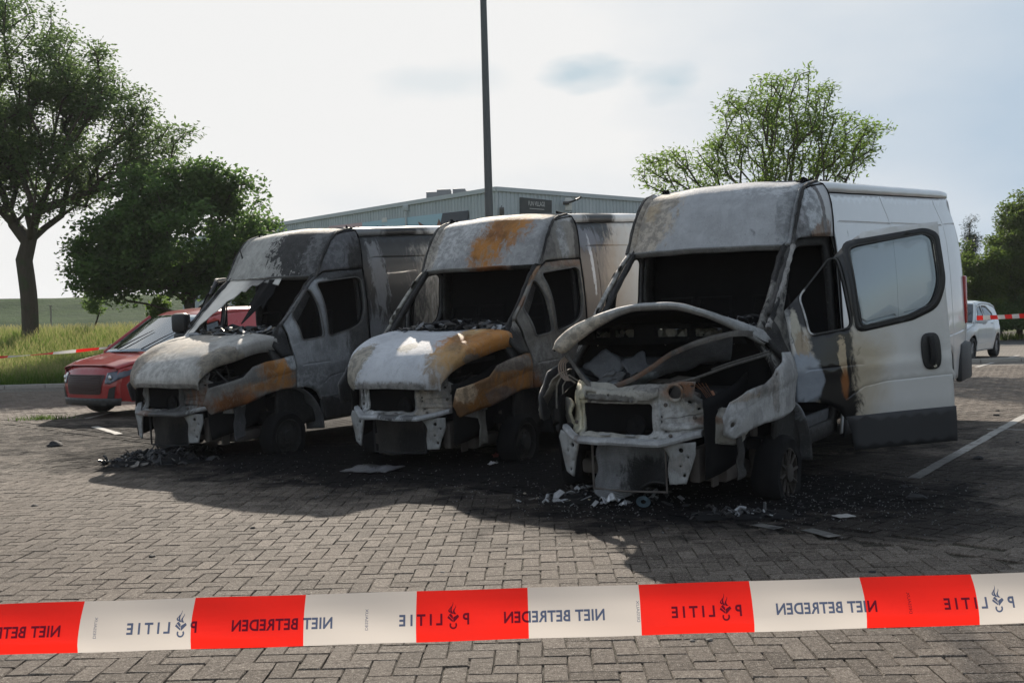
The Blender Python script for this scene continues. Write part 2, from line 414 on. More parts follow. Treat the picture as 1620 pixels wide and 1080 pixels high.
def herringbone():
    a = .105; gap = .0025
    # the parking bays are laid square to the bay lines, with a straight border course along their front
    LA = on_ground(1180, 830); LB = on_ground(1620, 890); ld = (LB - LA).normalized(); ln = Vector((-ld.y, ld.x, 0)); ln = ln if ln.y > 0 else -ln
    V = []
    def put(cx, cy, w, h, ang, lo, hi):
        X, Y = cx * math.cos(ang) - cy * math.sin(ang), cx * math.sin(ang) + cy * math.cos(ang)
        if Y < 2.6 or Y > 25 or abs(X) > .53 * Y + 1.6: return
        d = (Vector((X, Y, 0)) - LA).dot(ln)
        if lo < d < hi: V.append((X, Y, w / 2 - gap, h / 2 - gap, ang))
    for fld, ang, lo, hi in ((0, math.radians(-1.2), -99, -.04), (1, math.atan2(ld.y, ld.x), .27, 99)):
        for i in range(-260, 260):
            for j in range(0, 270):
                k = (i - j) % 4
                if k == 0: put((i + 1) * a, (j + .5) * a, 2 * a, a, ang, lo, hi)
                elif k == 3: put((i + .5) * a, (j + 1) * a, a, 2 * a, ang, lo, hi)
    ang = math.atan2(ld.y, ld.x)
    for row, off in ((.06, 0), (.165, .105)):
        for k in range(-90, 40):
            c = LA + ld * (k * .21 + off) + ln * row
            if c.y > 2.6 and abs(c.x) < .53 * c.y + 1.6: V.append((c.x, c.y, .105 - gap, .0525 - gap, ang))
    V = np.array(V); n = len(V); ca = np.cos(V[:, 4]); sa = np.sin(V[:, 4])
    zt = RNG.normal(0, .0012, n); tx = RNG.normal(0, .006, n); ty = RNG.normal(0, .006, n); tw = RNG.normal(0, .012, n)
    sgn = np.array([(-1, -1), (1, -1), (1, 1), (-1, 1)], float)
    out = np.zeros((n, 12, 3)); b = .004
    for k in range(4):
        for r, (ins, z) in enumerate(((0, -.03), (0, -.006), (b, 0))):
            jit = RNG.normal(0, .0022, (n, 2)) if r else 0
            lx = sgn[k, 0] * (V[:, 2] - ins); ly = sgn[k, 1] * (V[:, 3] - ins)
            if r: lx = lx + jit[:, 0]; ly = ly + jit[:, 1]
            rx = lx * np.cos(tw) - ly * np.sin(tw); ry = lx * np.sin(tw) + ly * np.cos(tw)
            out[:, r * 4 + k, 0] = V[:, 0] + rx * ca - ry * sa; out[:, r * 4 + k, 1] = V[:, 1] + rx * sa + ry * ca
            out[:, r * 4 + k, 2] = z + zt + lx * tx + ly * ty
    f = []
    for r in (0, 1):
        for k in range(4): f.append((r * 4 + k, r * 4 + (k + 1) % 4, (r + 1) * 4 + (k + 1) % 4, (r + 1) * 4 + k))
    f.append((8, 9, 10, 11)); f = np.array(f)
    F = (f[None] + (np.arange(n) * 12)[:, None, None]).reshape(-1, 4)
    tint = np.repeat(np.clip(RNG.normal(.5, .24, n), 0, 1), 12)
    o = np_mesh('paving', out.reshape(-1, 3), F, pave_brick, attr={'tint': tint}); tag(o, kind='structure'); return n
herringbone()
# sand bed under the bricks and the far part of the paving
VERGE_Y = 26.8
mb = MB(); mb.grid(lambda u, v: (-45 + 110 * u, -6 + 60 * v, -.009), 20, 20)
tag(mb.build('joint_sand', pave_joint, smooth=False), kind='structure')
def far_pave():
    m = NT('far_paving'); g = m.n('ShaderNodeNewGeometry').outputs['Position']
    b = m.n('ShaderNodeTexBrick', {'Scale': 4.76, 'Mortar Size': .03, 'Color1': (.17, .15, .13), 'Color2': (.22, .195, .17), 'Mortar': (.07, .06, .045), 'Brick Width': .5, 'Row Height': .5}); m.put(b.inputs['Vector'], g)
    n1 = m.noise(g, .5, 5); n2 = m.noise(g, 40, 3)
    c = m.mix(m.ramp(n1, .4, .7), b.outputs[0], m.mix(.5, b.outputs[0], (.10, .09, .08))); c = m.mix(m.math('MULTIPLY', n2, .4), c, (.09, .08, .07))
    return m.done(m.pbr(c, .8, 0, n2, .4, .01, 0, .3))
mb = MB(); mb.box((0, 29.9, -.012), (90, 12.2, .02)); tag(mb.build('far_pavement', far_pave(), smooth=False), kind='structure')
# asphalt road beyond on the right
asph = simple('asphalt', (.055, .054, .052), .85, 0, .3, 30, .4)
mb = MB(); mb.grid(lambda u, v: (4 + 60 * u, 36 + 5 * v, .004), 6, 1); tag(mb.build('road', asph, smooth=False), kind='structure')
conc = simple('kerb_concrete', (.33, .31, .28), .8, 0, .25, 14, .4)
mb = MB()
for i in range(60): mb.box((-44 + i * 1.0, VERGE_Y - .35, .03), (.985, .16, .14), bev=.012)
tag(mb.build('kerb', conc), kind='structure')

def ground_mat():
    m = NT('field_soil'); g = m.n('ShaderNodeNewGeometry').outputs['Position']; n1 = m.noise(g, .15, 5); n2 = m.noise(g, 4, 6, .7)
    c = m.mix(n1, (.045, .075, .018), (.085, .105, .03)); c = m.mix(m.ramp(n2, .4, .7), c, (.12, .12, .05))
    return m.done(m.pbr(c, .9, 0, n2, .8, .1, 0, .1))
gm = ground_mat()
def verge_z(x, y):
    k = 1 - sstep(1.5, 6, x)
    return k * (1.05 - .012 * max(x + 10, 0)) * sstep(VERGE_Y, 38, y) + .06 * noise.noise(Vector((x * .3, y * .3, 0))) * sstep(VERGE_Y, VERGE_Y + 3, y)
tag(MB().grid(lambda u, v: (-2500 + 5000 * u, -2500 + 5000 * v, -.06), 2, 2).build('ground', gm, smooth=False), kind='structure')
tag(MB().grid(lambda u, v: (lambda x, y: (x, y, verge_z(x, y) + .01))(-90 + 96 * u, VERGE_Y - .26 + 70 * v), 80, 70).build('grass_verge', gm), kind='structure')
# far grassy dike on the left
def dike(u, v):
    x = -170 + 260 * u; prof = [(0, 0), (.3, .55), (.5, .97), (.6, 1), (1, 1)]
    y = 120 + 30 * v + .05 * x
    return (x, y, .6 + 4.6 * interp(prof, v) * (1 + .05 * noise.noise(Vector((x * .02, 0, 3)))) + .25 * noise.noise(Vector((x * .2, y * .2, 0))))
def dike_mat():
    m = NT('dike_grass'); g = m.n('ShaderNodeNewGeometry').outputs['Position']; n1 = m.noise(m.scaled(g, (.12, .5, .5)), 1, 6, .65); n2 = m.noise(g, 1.8, 5, .7)
    c = m.mix(m.ramp(n1, .35, .65), (.020, .058, .013), (.042, .090, .020)); c = m.mix(m.ramp(n2, .55, .8), c, (.05, .07, .03))
    return m.done(m.pbr(c, .95, 0, n2, 1, .3, 0, .1))
tag(MB().grid(dike, 120, 20).build('dike', dike_mat()), kind='structure')

# grass blades on the verge
def blade_mat(name, a, b, tip):
    m = NT(name); h = m.n('ShaderNodeAttribute', attribute_name='h').outputs['Fac']; r = m.n('ShaderNodeAttribute', attribute_name='rnd').outputs['Fac']
    c = m.mix(r, a, b); c = m.mix(m.math('MULTIPLY', m.ramp(h, .58, 1.0), .8), c, tip)
    d = m.n('ShaderNodeBsdfDiffuse', {'Color': c}); t = m.n('ShaderNodeBsdfTranslucent', {'Color': c}); x = m.n('ShaderNodeMixShader', {'Fac': .5})
    m.t.links.new(d.outputs[0], x.inputs[1]); m.t.links.new(t.outputs[0], x.inputs[2]); return m.done(x.outputs[0])
def grass(name, pts, hmin, hmax, w, mat, lean=.25):
    n = len(pts); P = np.array(pts); h = RNG.uniform(hmin, hmax, n); a = RNG.uniform(0, 2 * PI, n)
    dx, dy = np.cos(a), np.sin(a); lx, ly = RNG.normal(0, lean, (2, n)) * h
    V = np.zeros((n, 6, 3)); ww = w * RNG.uniform(.6, 1.3, n)
    for k, (t, wk) in enumerate(((0, 1), (.55, .75), (1, .25))):
        for s in (0, 1):
            V[:, 2 * k + s, 0] = P[:, 0] + lx * t * t + (s - .5) * ww * wk * dx; V[:, 2 * k + s, 1] = P[:, 1] + ly * t * t + (s - .5) * ww * wk * dy
            V[:, 2 * k + s, 2] = P[:, 2] + h * t
    F = (np.array([(0, 1, 3, 2), (2, 3, 5, 4)])[None] + (np.arange(n) * 6)[:, None, None]).reshape(-1, 4)
    H = np.tile([0, 0, .55, .55, 1, 1], n); R = np.repeat(RNG.uniform(0, 1, n), 6)
    return np_mesh(name, V.reshape(-1, 3), F, mat, attr={'h': H, 'rnd': R})
pts = []
for _ in range(75000):
    y = VERGE_Y - .1 + 13 * random.random() ** 1.3; x = -y * .62 - 2 + random.random() * (y * .62 + 3)
    if x < 3: pts.append((x, y, verge_z(x, y) - .02))
gb = grass('tall_grass', pts, .28, .62, .022, blade_mat('tall_grass_blade', (.10, .19, .03), (.18, .27, .055), (.40, .34, .17)))
tag(gb, 'tall flowering meadow grass on the verge at left', 'grass', kind='stuff')
pts = []
for _ in range(5000):
    x = 9 + random.random() * 20; y = 41.1 + random.random() * 3; pts.append((x, y, 0))
tag(grass('roadside_grass', pts, .08, .3, .03, blade_mat('short_grass_blade', (.05, .10, .02), (.09, .13, .03), (.14, .15, .06))), 'short grass below the hedge across the road', 'grass', kind='stuff')
pts = []
for _ in range(260):
    q = on_ground(70, 663); pts.append((q.x + random.gauss(0, .22), q.y + random.gauss(0, .09), -.01))
tag(grass('weed_tuft', pts, .03, .10, .012, blade_mat('weed_blade', (.06, .12, .02), (.10, .16, .03), (.12, .16, .05)), .5), 'small green weed growing between the pavers at far left', 'weed', kind='stuff')

# painted parking lines (white bricks)
linem = NT('line_paint'); g_ = linem.n('ShaderNodeNewGeometry').outputs['Position']; a_ = linem.noise(g_, 9, 5, .7); b_ = linem.noise(g_, 120, 3)
c_ = linem.mix(linem.ramp(a_, .50, .66), (.42, .40, .37), (.16, .145, .13)); c_ = linem.mix(linem.ramp(b_, .5, .8), c_, (.2, .18, .16))
lf = None
for ce, ra, st in SOOTS[4:9]:
    b = linem.math('MULTIPLY', linem.blob(g_, ce, ra, a_, 1.4, .3), st); lf = b if lf is None else linem.math('MAXIMUM', lf, b)
c_ = linem.mix(lf, c_, (.012, .012, .012)); line_m = linem.done(linem.pbr(c_, .8, 0, b_, .4, .004))
def line(p, q, w=.105):
    p = Vector((p[0], p[1], 0)); q = Vector((q[0], q[1], 0)); t = (q - p); L = t.length; t.normalize(); s = Vector((-t.y, t.x, 0)); mb = MB(); k = 0.0
    while k < L - .05:
        l = min(.207, L - k); c0 = p + t * k; j = random.gauss(0, .003)
        mb.add([c0 + s * (w / 2 + j) + Vector((0, 0, .0065)), c0 - s * (w / 2 - j) + Vector((0, 0, .0065)), c0 + t * (l - .005) - s * (w / 2 - j) + Vector((0, 0, .0065)), c0 + t * (l - .005) + s * (w / 2 + j) + Vector((0, 0, .0065))], [(0, 1, 2, 3)]); k += .21
    tag(mb.build('parking_line', line_m, smooth=False), kind='structure')
def pg(px, py): return on_ground(px, py)
line(pg(1445, 757), pg(1622, 658)); line(pg(1622, 658), (11.2, 20.2)); line(pg(1275, 838), pg(1322, 850)); line(pg(1545, 581), pg(1612, 562), .12)
line(pg(150, 675), pg(189, 687)); line(pg(138, 662), pg(178, 652)); line(pg(1195, 830), pg(1240, 838)); line(pg(1562, 679), pg(1640, 681), .05)

# ------------------------------------------------------------------ trees
def bark(name, col):
    m = NT(name); o = m.obj(); n1 = m.noise(m.scaled(o, (6, 6, 1.5)), 3, 6, .7); n2 = m.noise(o, 2, 3)
    c = m.mix(n1, tuple(k * .55 for k in col), tuple(k * 1.4 for k in col)); c = m.mix(m.ramp(n2, .5, .7), c, (.06, .075, .04))
    return m.done(m.pbr(c, .9, 0, n1, .9, .03, 0, .2))
def leaf_mat(name, a, b, tr=.45):
    m = NT(name); r = m.n('ShaderNodeAttribute', attribute_name='rnd').outputs['Fac']; c = m.mix(r, a, b)
    d = m.pbr(c, .55, 0, spec=.3); t = m.n('ShaderNodeBsdfTranslucent', {'Color': m.mix(.5, c, tuple(k * 1.25 for k in b))}); x = m.n('ShaderNodeMixShader', {'Fac': tr})
    m.t.links.new(d, x.inputs[1]); m.t.links.new(t.outputs[0], x.inputs[2]); return m.done(x.outputs[0])
bark_brown = bark('bark_brown', (.085, .070, .055))
def leaves(name, centres, n, rad, ll, lw, mat, parent, droop=.0, flat=.7):
    C = np.repeat(np.array(centres), n, 0); N = len(C)
    d = RNG.normal(0, 1, (N, 3)); d /= np.linalg.norm(d, axis=1)[:, None]; rr = rad * RNG.uniform(0, 1, N) ** .6
    d[:, 2] *= flat; P = C + d * rr[:, None]
    ax = RNG.normal(0, 1, (N, 3)); ax[:, 2] = ax[:, 2] * .5 - droop; ax /= np.linalg.norm(ax, axis=1)[:, None]
    up = RNG.normal(0, .6, (N, 3)) + np.array([0, 0, 1]); s = np.cross(ax, up); s /= np.linalg.norm(s, axis=1)[:, None] + 1e-9
    L = ll * RNG.uniform(.65, 1.25, N)[:, None]; Wd = lw * RNG.uniform(.7, 1.2, N)[:, None]
    fold = np.cross(s, ax) * Wd * RNG.uniform(-.35, .35, (N, 1))
    V = np.stack([P, P + ax * L * .45 + s * Wd / 2 + fold, P + ax * L, P + ax * L * .45 - s * Wd / 2 + fold], 1)
    F = np.arange(N * 4).reshape(-1, 4)
    cl = np.repeat(RNG.uniform(0, 1, len(centres)), n); R = np.clip(.55 * cl + .45 * RNG.uniform(0, 1, N), 0, 1)
    return np_mesh(name, V.reshape(-1, 3), F, mat, parent, attr={'rnd': np.repeat(R, 4)})
def tree(name, base, trunk_h, trunk_r, blobs, nclump, nleaf, crad, ll, lw, lmat, label, cat='tree', group=None, stems=1, bm_=None, twig=.012, spread=.25, flat=.7, droop=0.0, inner=.45, cut=-.22):
    """blobs: ellipsoids (centre, radii) in world space that the crown fills"""
    root = empty(name, base); tag(root, label, cat, group); B = Vector(base)
    vol = [r[0] * r[1] * r[2] for c, r in blobs]; tot = sum(vol); pts = []
    while len(pts) < nclump:
        c, r = random.choices(blobs, vol)[0]; d = Vector((random.gauss(0, 1), random.gauss(0, 1), random.gauss(0, 1))).normalized()
        k = inner + (1 - inner) * random.random() ** .7
        p = Vector((c[0] + d.x * r[0] * k, c[1] + d.y * r[1] * k, c[2] + d.z * r[2] * k)) - B
        if p.z < trunk_h * .55: continue
        if noise.noise((p + B) * .55) < cut: continue
        pts.append(p)
    # skeleton: nodes, each crown point is joined to the nearest node that lies nearer the trunk
    nodes = []; par = []
    ctr = sum((p for p in pts), Vector((0, 0, 0))) / len(pts)
    for st in range(stems):
        a = 2 * PI * st / max(stems, 1) + .4; off = Vector((math.cos(a), math.sin(a), 0)) * (trunk_r * 1.2 if stems > 1 else 0)
        prev = -1; K = 6
        for k in range(K + 1):
            t = k / K; w = Vector((math.sin(t * 4 + st) * .06, math.cos(t * 3 + st) * .05, 0)) * trunk_h * .4
            tip = off * (1 + t * (3 if stems > 1 else 0)) + w * t
            nodes.append(Vector((tip.x, tip.y, trunk_h * t))); par.append(prev); prev = len(nodes) - 1
    T0 = len(nodes); top = Vector((0, 0, trunk_h))
    order = sorted(range(len(pts)), key=lambda i: (pts[i] - top).length)
    NA = [tuple(p) for p in nodes]
    ends = []
    for i in order:
        p = pts[i]; arr = np.array(NA); dv = arr - np.array(p); d = np.linalg.norm(dv, axis=1)
        dtop = np.linalg.norm(arr - np.array(top), axis=1)
        cost = d + .7 * dtop + np.where(np.arange(len(arr)) < T0 - (1 if stems == 1 else 3), 2.5, 0) + np.where(arr[:, 2] > p.z + .2, 1.2, 0)
        j = int(cost.argmin()); L = d[j]; prev = j; m = max(1, int(L / .55)); a = Vector(NA[j])
        for q in range(1, m + 1):
            t = q / m; c = a.lerp(p, t) + Vector((random.gauss(0, 1), random.gauss(0, 1), 0)) * spread * .06 * (1 if q < m else 0) + Vector((0, 0, -.08 * L * math.sin(PI * t) * -1 * .4))
            NA.append(tuple(c)); par.append(prev); prev = len(NA) - 1
        ends.append(prev)
    nodes = [Vector(p) for p in NA]; w = [0.0] * len(nodes); kids = [0] * len(nodes)
    for i, p in enumerate(par):
        if p >= 0: kids[p] += 1
    area = [0.0] * len(nodes)
    for i in range(len(nodes) - 1, -1, -1):
        if kids[i] == 0: area[i] = max(area[i], twig ** 2)
        if par[i] >= 0: area[par[i]] += area[i] * .985
    sc = trunk_r / math.sqrt(max(area[0], 1e-9)) 
    rad = [max(twig * .6, min(trunk_r, math.sqrt(a) * (sc if sc < 2.2 else 2.2))) for a in area]
    for i in range(T0): rad[i] = max(rad[i], trunk_r * (1.0 - .35 * nodes[i].z / trunk_h))
    mb = MB(); child = {}
    for i, p in enumerate(par):
        if p >= 0: child.setdefault(p, []).append(i)
    stack = [i for i, p in enumerate(par) if p == -1]; starts = [(-1, i) for i in stack]
    while starts:
        pa, i = starts.pop(); ch = [nodes[pa]] if pa >= 0 else []; rr = [min(rad[pa], rad[i] * 1.25)] if pa >= 0 else []
        if pa < 0: ch.append(nodes[i] - Vector((0, 0, .5))); rr.append(rad[i] * 1.5)
        while True:
            ch.append(nodes[i]); rr.append(rad[i]); k = child.get(i, [])
            if not k: break
            k = sorted(k, key=lambda q: -area[q]); starts += [(i, q) for q in k[1:]]; i = k[0]
        mb.tube(ch, rr, 9 if max(rr) > .12 else (6 if max(rr) > .04 else 4), cap=False)
    mb.build('trunk', bm_ or bark_brown, root)
    tips = [tuple(nodes[i]) for i in ends]
    leaves('crown', tips, nleaf, crad, ll, lw, lmat, root, flat=flat, droop=droop)
    return root
def E_(px, py, Y, rx, ry, depth=None):
    """ellipsoid whose outline stands about px,py,+-rx,+-ry in the photo at distance Y"""
    c = at(px, py, Y); k = Y / F_PX; return ((c.x, c.y, c.z), (rx * k, (depth or min(rx, ry) * k * 1.1), ry * k))
lf_dark = leaf_mat('ash_leaf_dark', (.070, .115, .045), (.13, .195, .065), .6)
lf_maple = leaf_mat('maple_leaf', (.055, .11, .034), (.12, .20, .052), .6)
lf_light = leaf_mat('ash_leaf_light', (.085, .14, .03), (.18, .27, .055), .6)
lf_hedge = leaf_mat('hedge_leaf', (.045, .090, .022), (.14, .20, .04), .5)
lf_con = leaf_mat('conifer_leaf', (.018, .034, .022), (.040, .065, .035), .2)
lf_sap = leaf_mat('sapling_leaf', (.09, .17, .03), (.17, .27, .05), .5)
Y = 36
b = at(47, 528, Y); b.z = .45
tree('ash_tree', b, 3.3, .27, [E_(20, 120, Y, 175, 125, 2.8), E_(120, 215, Y, 150, 95, 2.5), E_(235, 235, Y, 75, 60, 1.6), E_(55, 290, Y, 120, 70, 2.2), E_(-60, 250, Y, 120, 110, 2.5), E_(150, 140, Y, 70, 60, 1.5)],
     700, 84, .60, .165, .075, lf_dark, 'tall spreading tree with bare forked trunk in the grass at far left', group='trees on the grass verge', twig=.010)
Y = 33
b = at(302, 520, Y); b.z = .4
tree('maple_tree', b, 1.3, .16, [E_(300, 372, Y, 145, 98, 2.4), E_(200, 400, Y, 95, 65, 1.8), E_(240, 310, Y, 60, 50, 1.2), E_(365, 335, Y, 75, 65, 1.6), E_(415, 385, Y, 52, 52, 1.4), E_(375, 435, Y, 85, 55, 1.8), E_(180, 440, Y, 70, 40, 1.4), E_(330, 285, Y, 42, 28, .9), E_(388, 318, Y, 34, 34, .8), E_(310, 300, Y, 60, 45, 1.2)],
     560, 100, .54, .15, .115, lf_maple, 'dense low round-crowned tree behind the red van and first burnt van', group='trees on the grass verge', twig=.010, inner=.35)
Y = 29
b = at(1225, 480, Y); b.z = 0
tree('young_ash_tree', b, 1.5, .075, [E_(1245, 195, Y, 95, 85, 1.5), E_(1345, 232, Y, 70, 55, 1.2), E_(1385, 218, Y, 26, 30, .6), E_(1155, 215, Y, 42, 60, 1.0), E_(1055, 268, Y, 48, 42, .9), E_(1120, 270, Y, 42, 40, .9), E_(1300, 290, Y, 95, 40, 1.2), E_(1312, 135, Y, 20, 34, .5), E_(1200, 270, Y, 60, 45, 1.2), E_(1170, 160, Y, 34, 34, .8), E_(1180, 320, Y, 140, 40, 1.2)],
     640, 25, .34, .155, .048, lf_light, 'light feathery young tree rising behind the third burnt van', group='trees beyond the parking bays', twig=.0055, inner=.25, flat=.65, stems=5, cut=-.45)
Y = 46
for (px, pt, w, kind, lab) in [(1538, 345, 30, 0, 'dark pointed conifer behind the hedge beside the van rear'), (1625, 325, 46, 0, 'dark conifer behind the big hedge tree at right edge')]:
    b = at(px, 500, Y); b.z = 0; zt = at(px, pt, Y).z; bl = []
    for k in range(6):
        t = k / 5; bl.append(((b.x, b.y, 1.2 + (zt - 1.7) * t), (w * Y / F_PX * (1.05 - .85 * t), w * Y / F_PX * (1.05 - .85 * t), .7)))
    tree('conifer', b, zt * .8, .12, bl, 130, 110, .34, .16, .022, lf_con, lab, group='trees behind the hedge', twig=.008, inner=.3)
Y = 43
hz = [((1552, 470), [E_(1556, 430, Y, 34, 70, 1.5), E_(1548, 490, Y, 40, 50, 1.5)], 'pale green leafy bush tree behind the small white car', lf_hedge, 190),
      ((1612, 470), [E_(1620, 400, Y, 46, 70, 1.6), E_(1600, 440, Y, 40, 80, 1.6), E_(1625, 335, Y, 44, 28, 1.3)], 'tall bright leafy tree at the right edge of the picture', lf_hedge, 260),
      ((1690, 470), [E_(1690, 400, Y, 50, 100, 1.7)], 'broad leafy tree just outside the right edge', lf_hedge, 170),
      ((1580, 520), [E_(1585, 520, Y - 1.5, 70, 40, 1.0), E_(1530, 520, Y - 1.5, 40, 36, 1.0), E_(1650, 515, Y - 1.5, 60, 42, 1.0)], 'low dark hedge along the far side of the road', lf_maple, 300),
      ((1475, 500), [E_(1470, 470, Y, 55, 60, 1.5)], 'dark bush tree hidden behind the third burnt van', lf_maple, 120)]
for (px, py), bl, lab, lm, nn in hz:
    b = at(px, py, Y); b.z = 0
    tree('hedge_tree' if 'hedge' not in lab else 'hedge', b, 1.2, .12, bl, nn, 150, .44, .14, .08, lm, lab, 'hedge' if 'low' in lab else 'tree', group='trees along the road', twig=.01, inner=.25)
# small things in the grass at left
b = at(147, 500, 38); b.z = .75
tree('sapling', b, .55, .03, [E_(147, 482, 38, 17, 18, .4)], 34, 60, .17, .11, .05, lf_sap, 'small bright green sapling standing alone in the tall grass', 'sapling', twig=.005, inner=.1)
b = at(252, 500, 34); b.z = .6
tree('shrub', b, .5, .03, [E_(252, 490, 34, 18, 20, .4), E_(265, 500, 34, 15, 14, .3)], 34, 70, .18, .12, .07, lf_sap, 'light green shrub at the foot of the dense round tree', 'shrub', twig=.005, inner=.1)
b = at(81, 515, 40)
mb = MB(); mb.tube([(0, 0, -.9), (.0, 0, .72)], .035, 8); mb.box((0, 0, .74), (.12, .09, .03)); o = mb.build('marker_post', simple('weathered_wood', (.32, .31, .29), .8)); o.location = b
tag(o, 'thin pale marker post in the grass right of the big trunk', 'post')

# ------------------------------------------------------------------ lamp post
Y = 25.0; b = at(777.5, 470, Y); b.z = 0
lp = empty('lamp_post', b); tag(lp, 'tall dark grey lamp post rising behind the middle burnt van', 'lamp post')
polem = simple('pole_paint', (.085, .095, .10), .5, .2, .15, 3, .05)
mb = MB(); mb.lathe([(.0, 0), (.125, 0), (.125, 1.2), (.103, 1.25), (.098, 3), (.070, 10), (.0, 10)], (0, 0, 0), 'z', 20); mb.build('pole', polem, lp)
mb = MB(); mb.tube([(0, 0, 9.9), (-.1, -.2, 10.2), (-.35, -.6, 10.35), (-.6, -1.0, 10.38)], .04, 8); mb.build('bracket', polem, lp)
mb = MB(); mb.box((-.78, -1.3, 10.38), (.3, .75, .11), Matrix.Rotation(-.5, 3, 'Z'), .03); mb.build('lamp_head', polem, lp)
mb = MB(); mb.box((0, -.122, .6), (.1, .012, .4)); mb.build('access_door', polem, lp)

# ------------------------------------------------------------------ hall building
P0 = at(785, 297, 50); HZ = P0.z
hall = empty('warehouse', (P0.x, P0.y, 0)); tag(hall, 'pale blue-grey corrugated metal hall behind the vans', 'building')
dl = Vector((-.66, .75, 0)).normalized(); dr = Vector((.75, .66, 0)).normalized()
def hall_mat():
    m = NT('corrugated_cladding'); o = m.obj(); n1 = m.noise(m.scaled(o, (1, 1, .25)), 1.2, 5); n2 = m.noise(o, 12, 4)
    c = m.mix(m.ramp(n1, .35, .7), (.47, .52, .545), (.40, .45, .475)); c = m.mix(m.math('MULTIPLY', m.ramp(n2, .55, .8), .3), c, (.16, .18, .18))
    return m.done(m.pbr(c, .5, 0, n2, .05, .01))
hm = hall_mat(); trimm = simple('hall_trim', (.48, .52, .54), .5, 0, .1, 2)
def wall(d, L, nrm, z1=lambda s: 0.0):
    mb = MB(); pr = [(0, 0), (.10, 0), (.13, .04), (.22, .04), (.25, 0)]; s = 0; P = []
    while s < L:
        for a, h in pr[:-1]: P.append((s + a, h))
        s += .25
    for z0, zt in ((0, HZ - .12),):
        v = []
        for a, h in P: 
            q = d * a + nrm * h; v.append((q.x, q.y, z0)); v.append((q.x, q.y, zt))
        mb.add(v, [(2 * i, 2 * i + 2, 2 * i + 3, 2 * i + 1) for i in range(len(P) - 1)])
    mb.build('wall', hm, hall, smooth=False)
    q = d * (L / 2) + nrm * .03; mb = MB(); R = Matrix.Rotation(math.atan2(d.y, d.x), 3, 'Z')
    mb.box((q.x, q.y, HZ - .06), (L + .1, .16, .20), R); mb.build('roof_edge', trimm, hall, smooth=False)
wall(dl, 34, Vector((-.75, -.66, 0)).normalized()); wall(dr, 24, Vector((.66, -.75, 0)).normalized())
mb = MB(); A = dl * 34; B_ = dr * 24; C_ = A + B_
mb.add([(0, 0, HZ - .25), (A.x, A.y, HZ - .25), (C_.x, C_.y, HZ - .25), (B_.x, B_.y, HZ - .25)], [(0, 1, 2, 3)]); mb.build('roof', simple('roof_felt', (.1, .1, .1), .9), hall, smooth=False)
mb = MB()
for d in (A, B_, C_): pass
mb.add([(A.x, A.y, 0), (C_.x, C_.y, 0), (C_.x, C_.y, HZ - .2), (A.x, A.y, HZ - .2)], [(0, 1, 2, 3)]); mb.add([(B_.x, B_.y, 0), (C_.x, C_.y, 0), (C_.x, C_.y, HZ - .2), (B_.x, B_.y, HZ - .2)], [(0, 1, 2, 3)]); mb.build('wall', hm, hall, smooth=False)
mb = MB(); mb.tube([(0, 0, 0), (0, 0, HZ)], .07, 6); mb.build('corner_trim', trimm, hall)
def on_wall(px, py, d, off):
    """point of the wall plane through P0 with direction d, seen at px,py -> (s, z)"""
    nrm = Vector((d.y, -d.x, 0)) if d is dl else Vector((d.y, -d.x, 0))
    r = ray(px, py); o = Vector((0, 0, CAM_H)); n2 = Vector((d.y, -d.x, 0)); n2 = n2 if n2.y < 0 else -n2
    t = ((Vector((P0.x, P0.y, 0)) + n2 * off - o).dot(n2)) / r.dot(n2); p = o + r * t
    return (p - Vector((P0.x, P0.y, 0))).dot(d), p.z
def wall_panel(d, quad, off, th, mat, name, parent, **k):
    n2 = Vector((d.y, -d.x, 0)); n2 = n2 if n2.y < 0 else -n2; P = [on_wall(px, py, d, off) for px, py in quad]
    f = [d * s + n2 * off + Vector((0, 0, z)) for s, z in P]; b_ = [p - n2 * th for p in f]; m = len(f)
    mb = MB(); mb.add(f + b_, [tuple(range(m)), tuple(range(m, 2 * m))[::-1]] + [(i, (i + 1) % m, m + (i + 1) % m, m + i) for i in range(m)])
    return mb.build(name, mat, parent, smooth=False, **k)
def sign(label):
    e = empty('sign', (P0.x, P0.y, 0)); tag(e, label, 'sign', 'signs on the hall'); return e
s1 = sign('long light blue banner with raised arm on left wall of the hall')
wall_panel(dl, [(573, 352), (700, 337.5), (700, 372), (573, 380)], .10, .04, simple('banner_blue', (.36, .56, .66), .5, 0, .06, .5), 'board', s1)
wall_panel(dl, [(520, 358), (573, 352), (573, 380), (520, 385)], .10, .04, simple('banner_pink', (.55, .38, .40), .5, 0, .1, 1), 'board', s1)
wall_panel(dl, [(700, 337.5), (740, 333), (740, 368), (695, 372), (697, 352)], .105, .045, simple('banner_navy', (.035, .045, .065), .5, 0, .1, 1), 'board', s1)
skinm = simple('banner_skin', (.22, .11, .08), .6, 0, .2, 3)
wall_panel(dl, [(661, 351), (664, 352), (672, 358), (681, 363), (676, 366), (668, 361), (663, 355)], .13, .01, skinm, 'printed_arm', s1)
wall_panel(dl, [(690, 372), (691, 357), (694, 346), (697, 353), (700, 360), (700, 372)], .13, .01, skinm, 'printed_figure', s1)
wall_panel(dl, [(606 + 3.5 * math.cos(a * PI / 6), 361 + 3.5 * math.sin(a * PI / 6)) for a in range(12)], .13, .01, simple('banner_red', (.6, .06, .04), .5), 'red_dot', s1)
s2 = sign('dark banner with white lettering on right wall of the hall')
wall_panel(dr, [(823, 312), (873, 317), (873, 352), (823, 350)], .10, .04, simple('banner_black', (.035, .042, .045), .5, 0, .2, 2), 'board', s2)
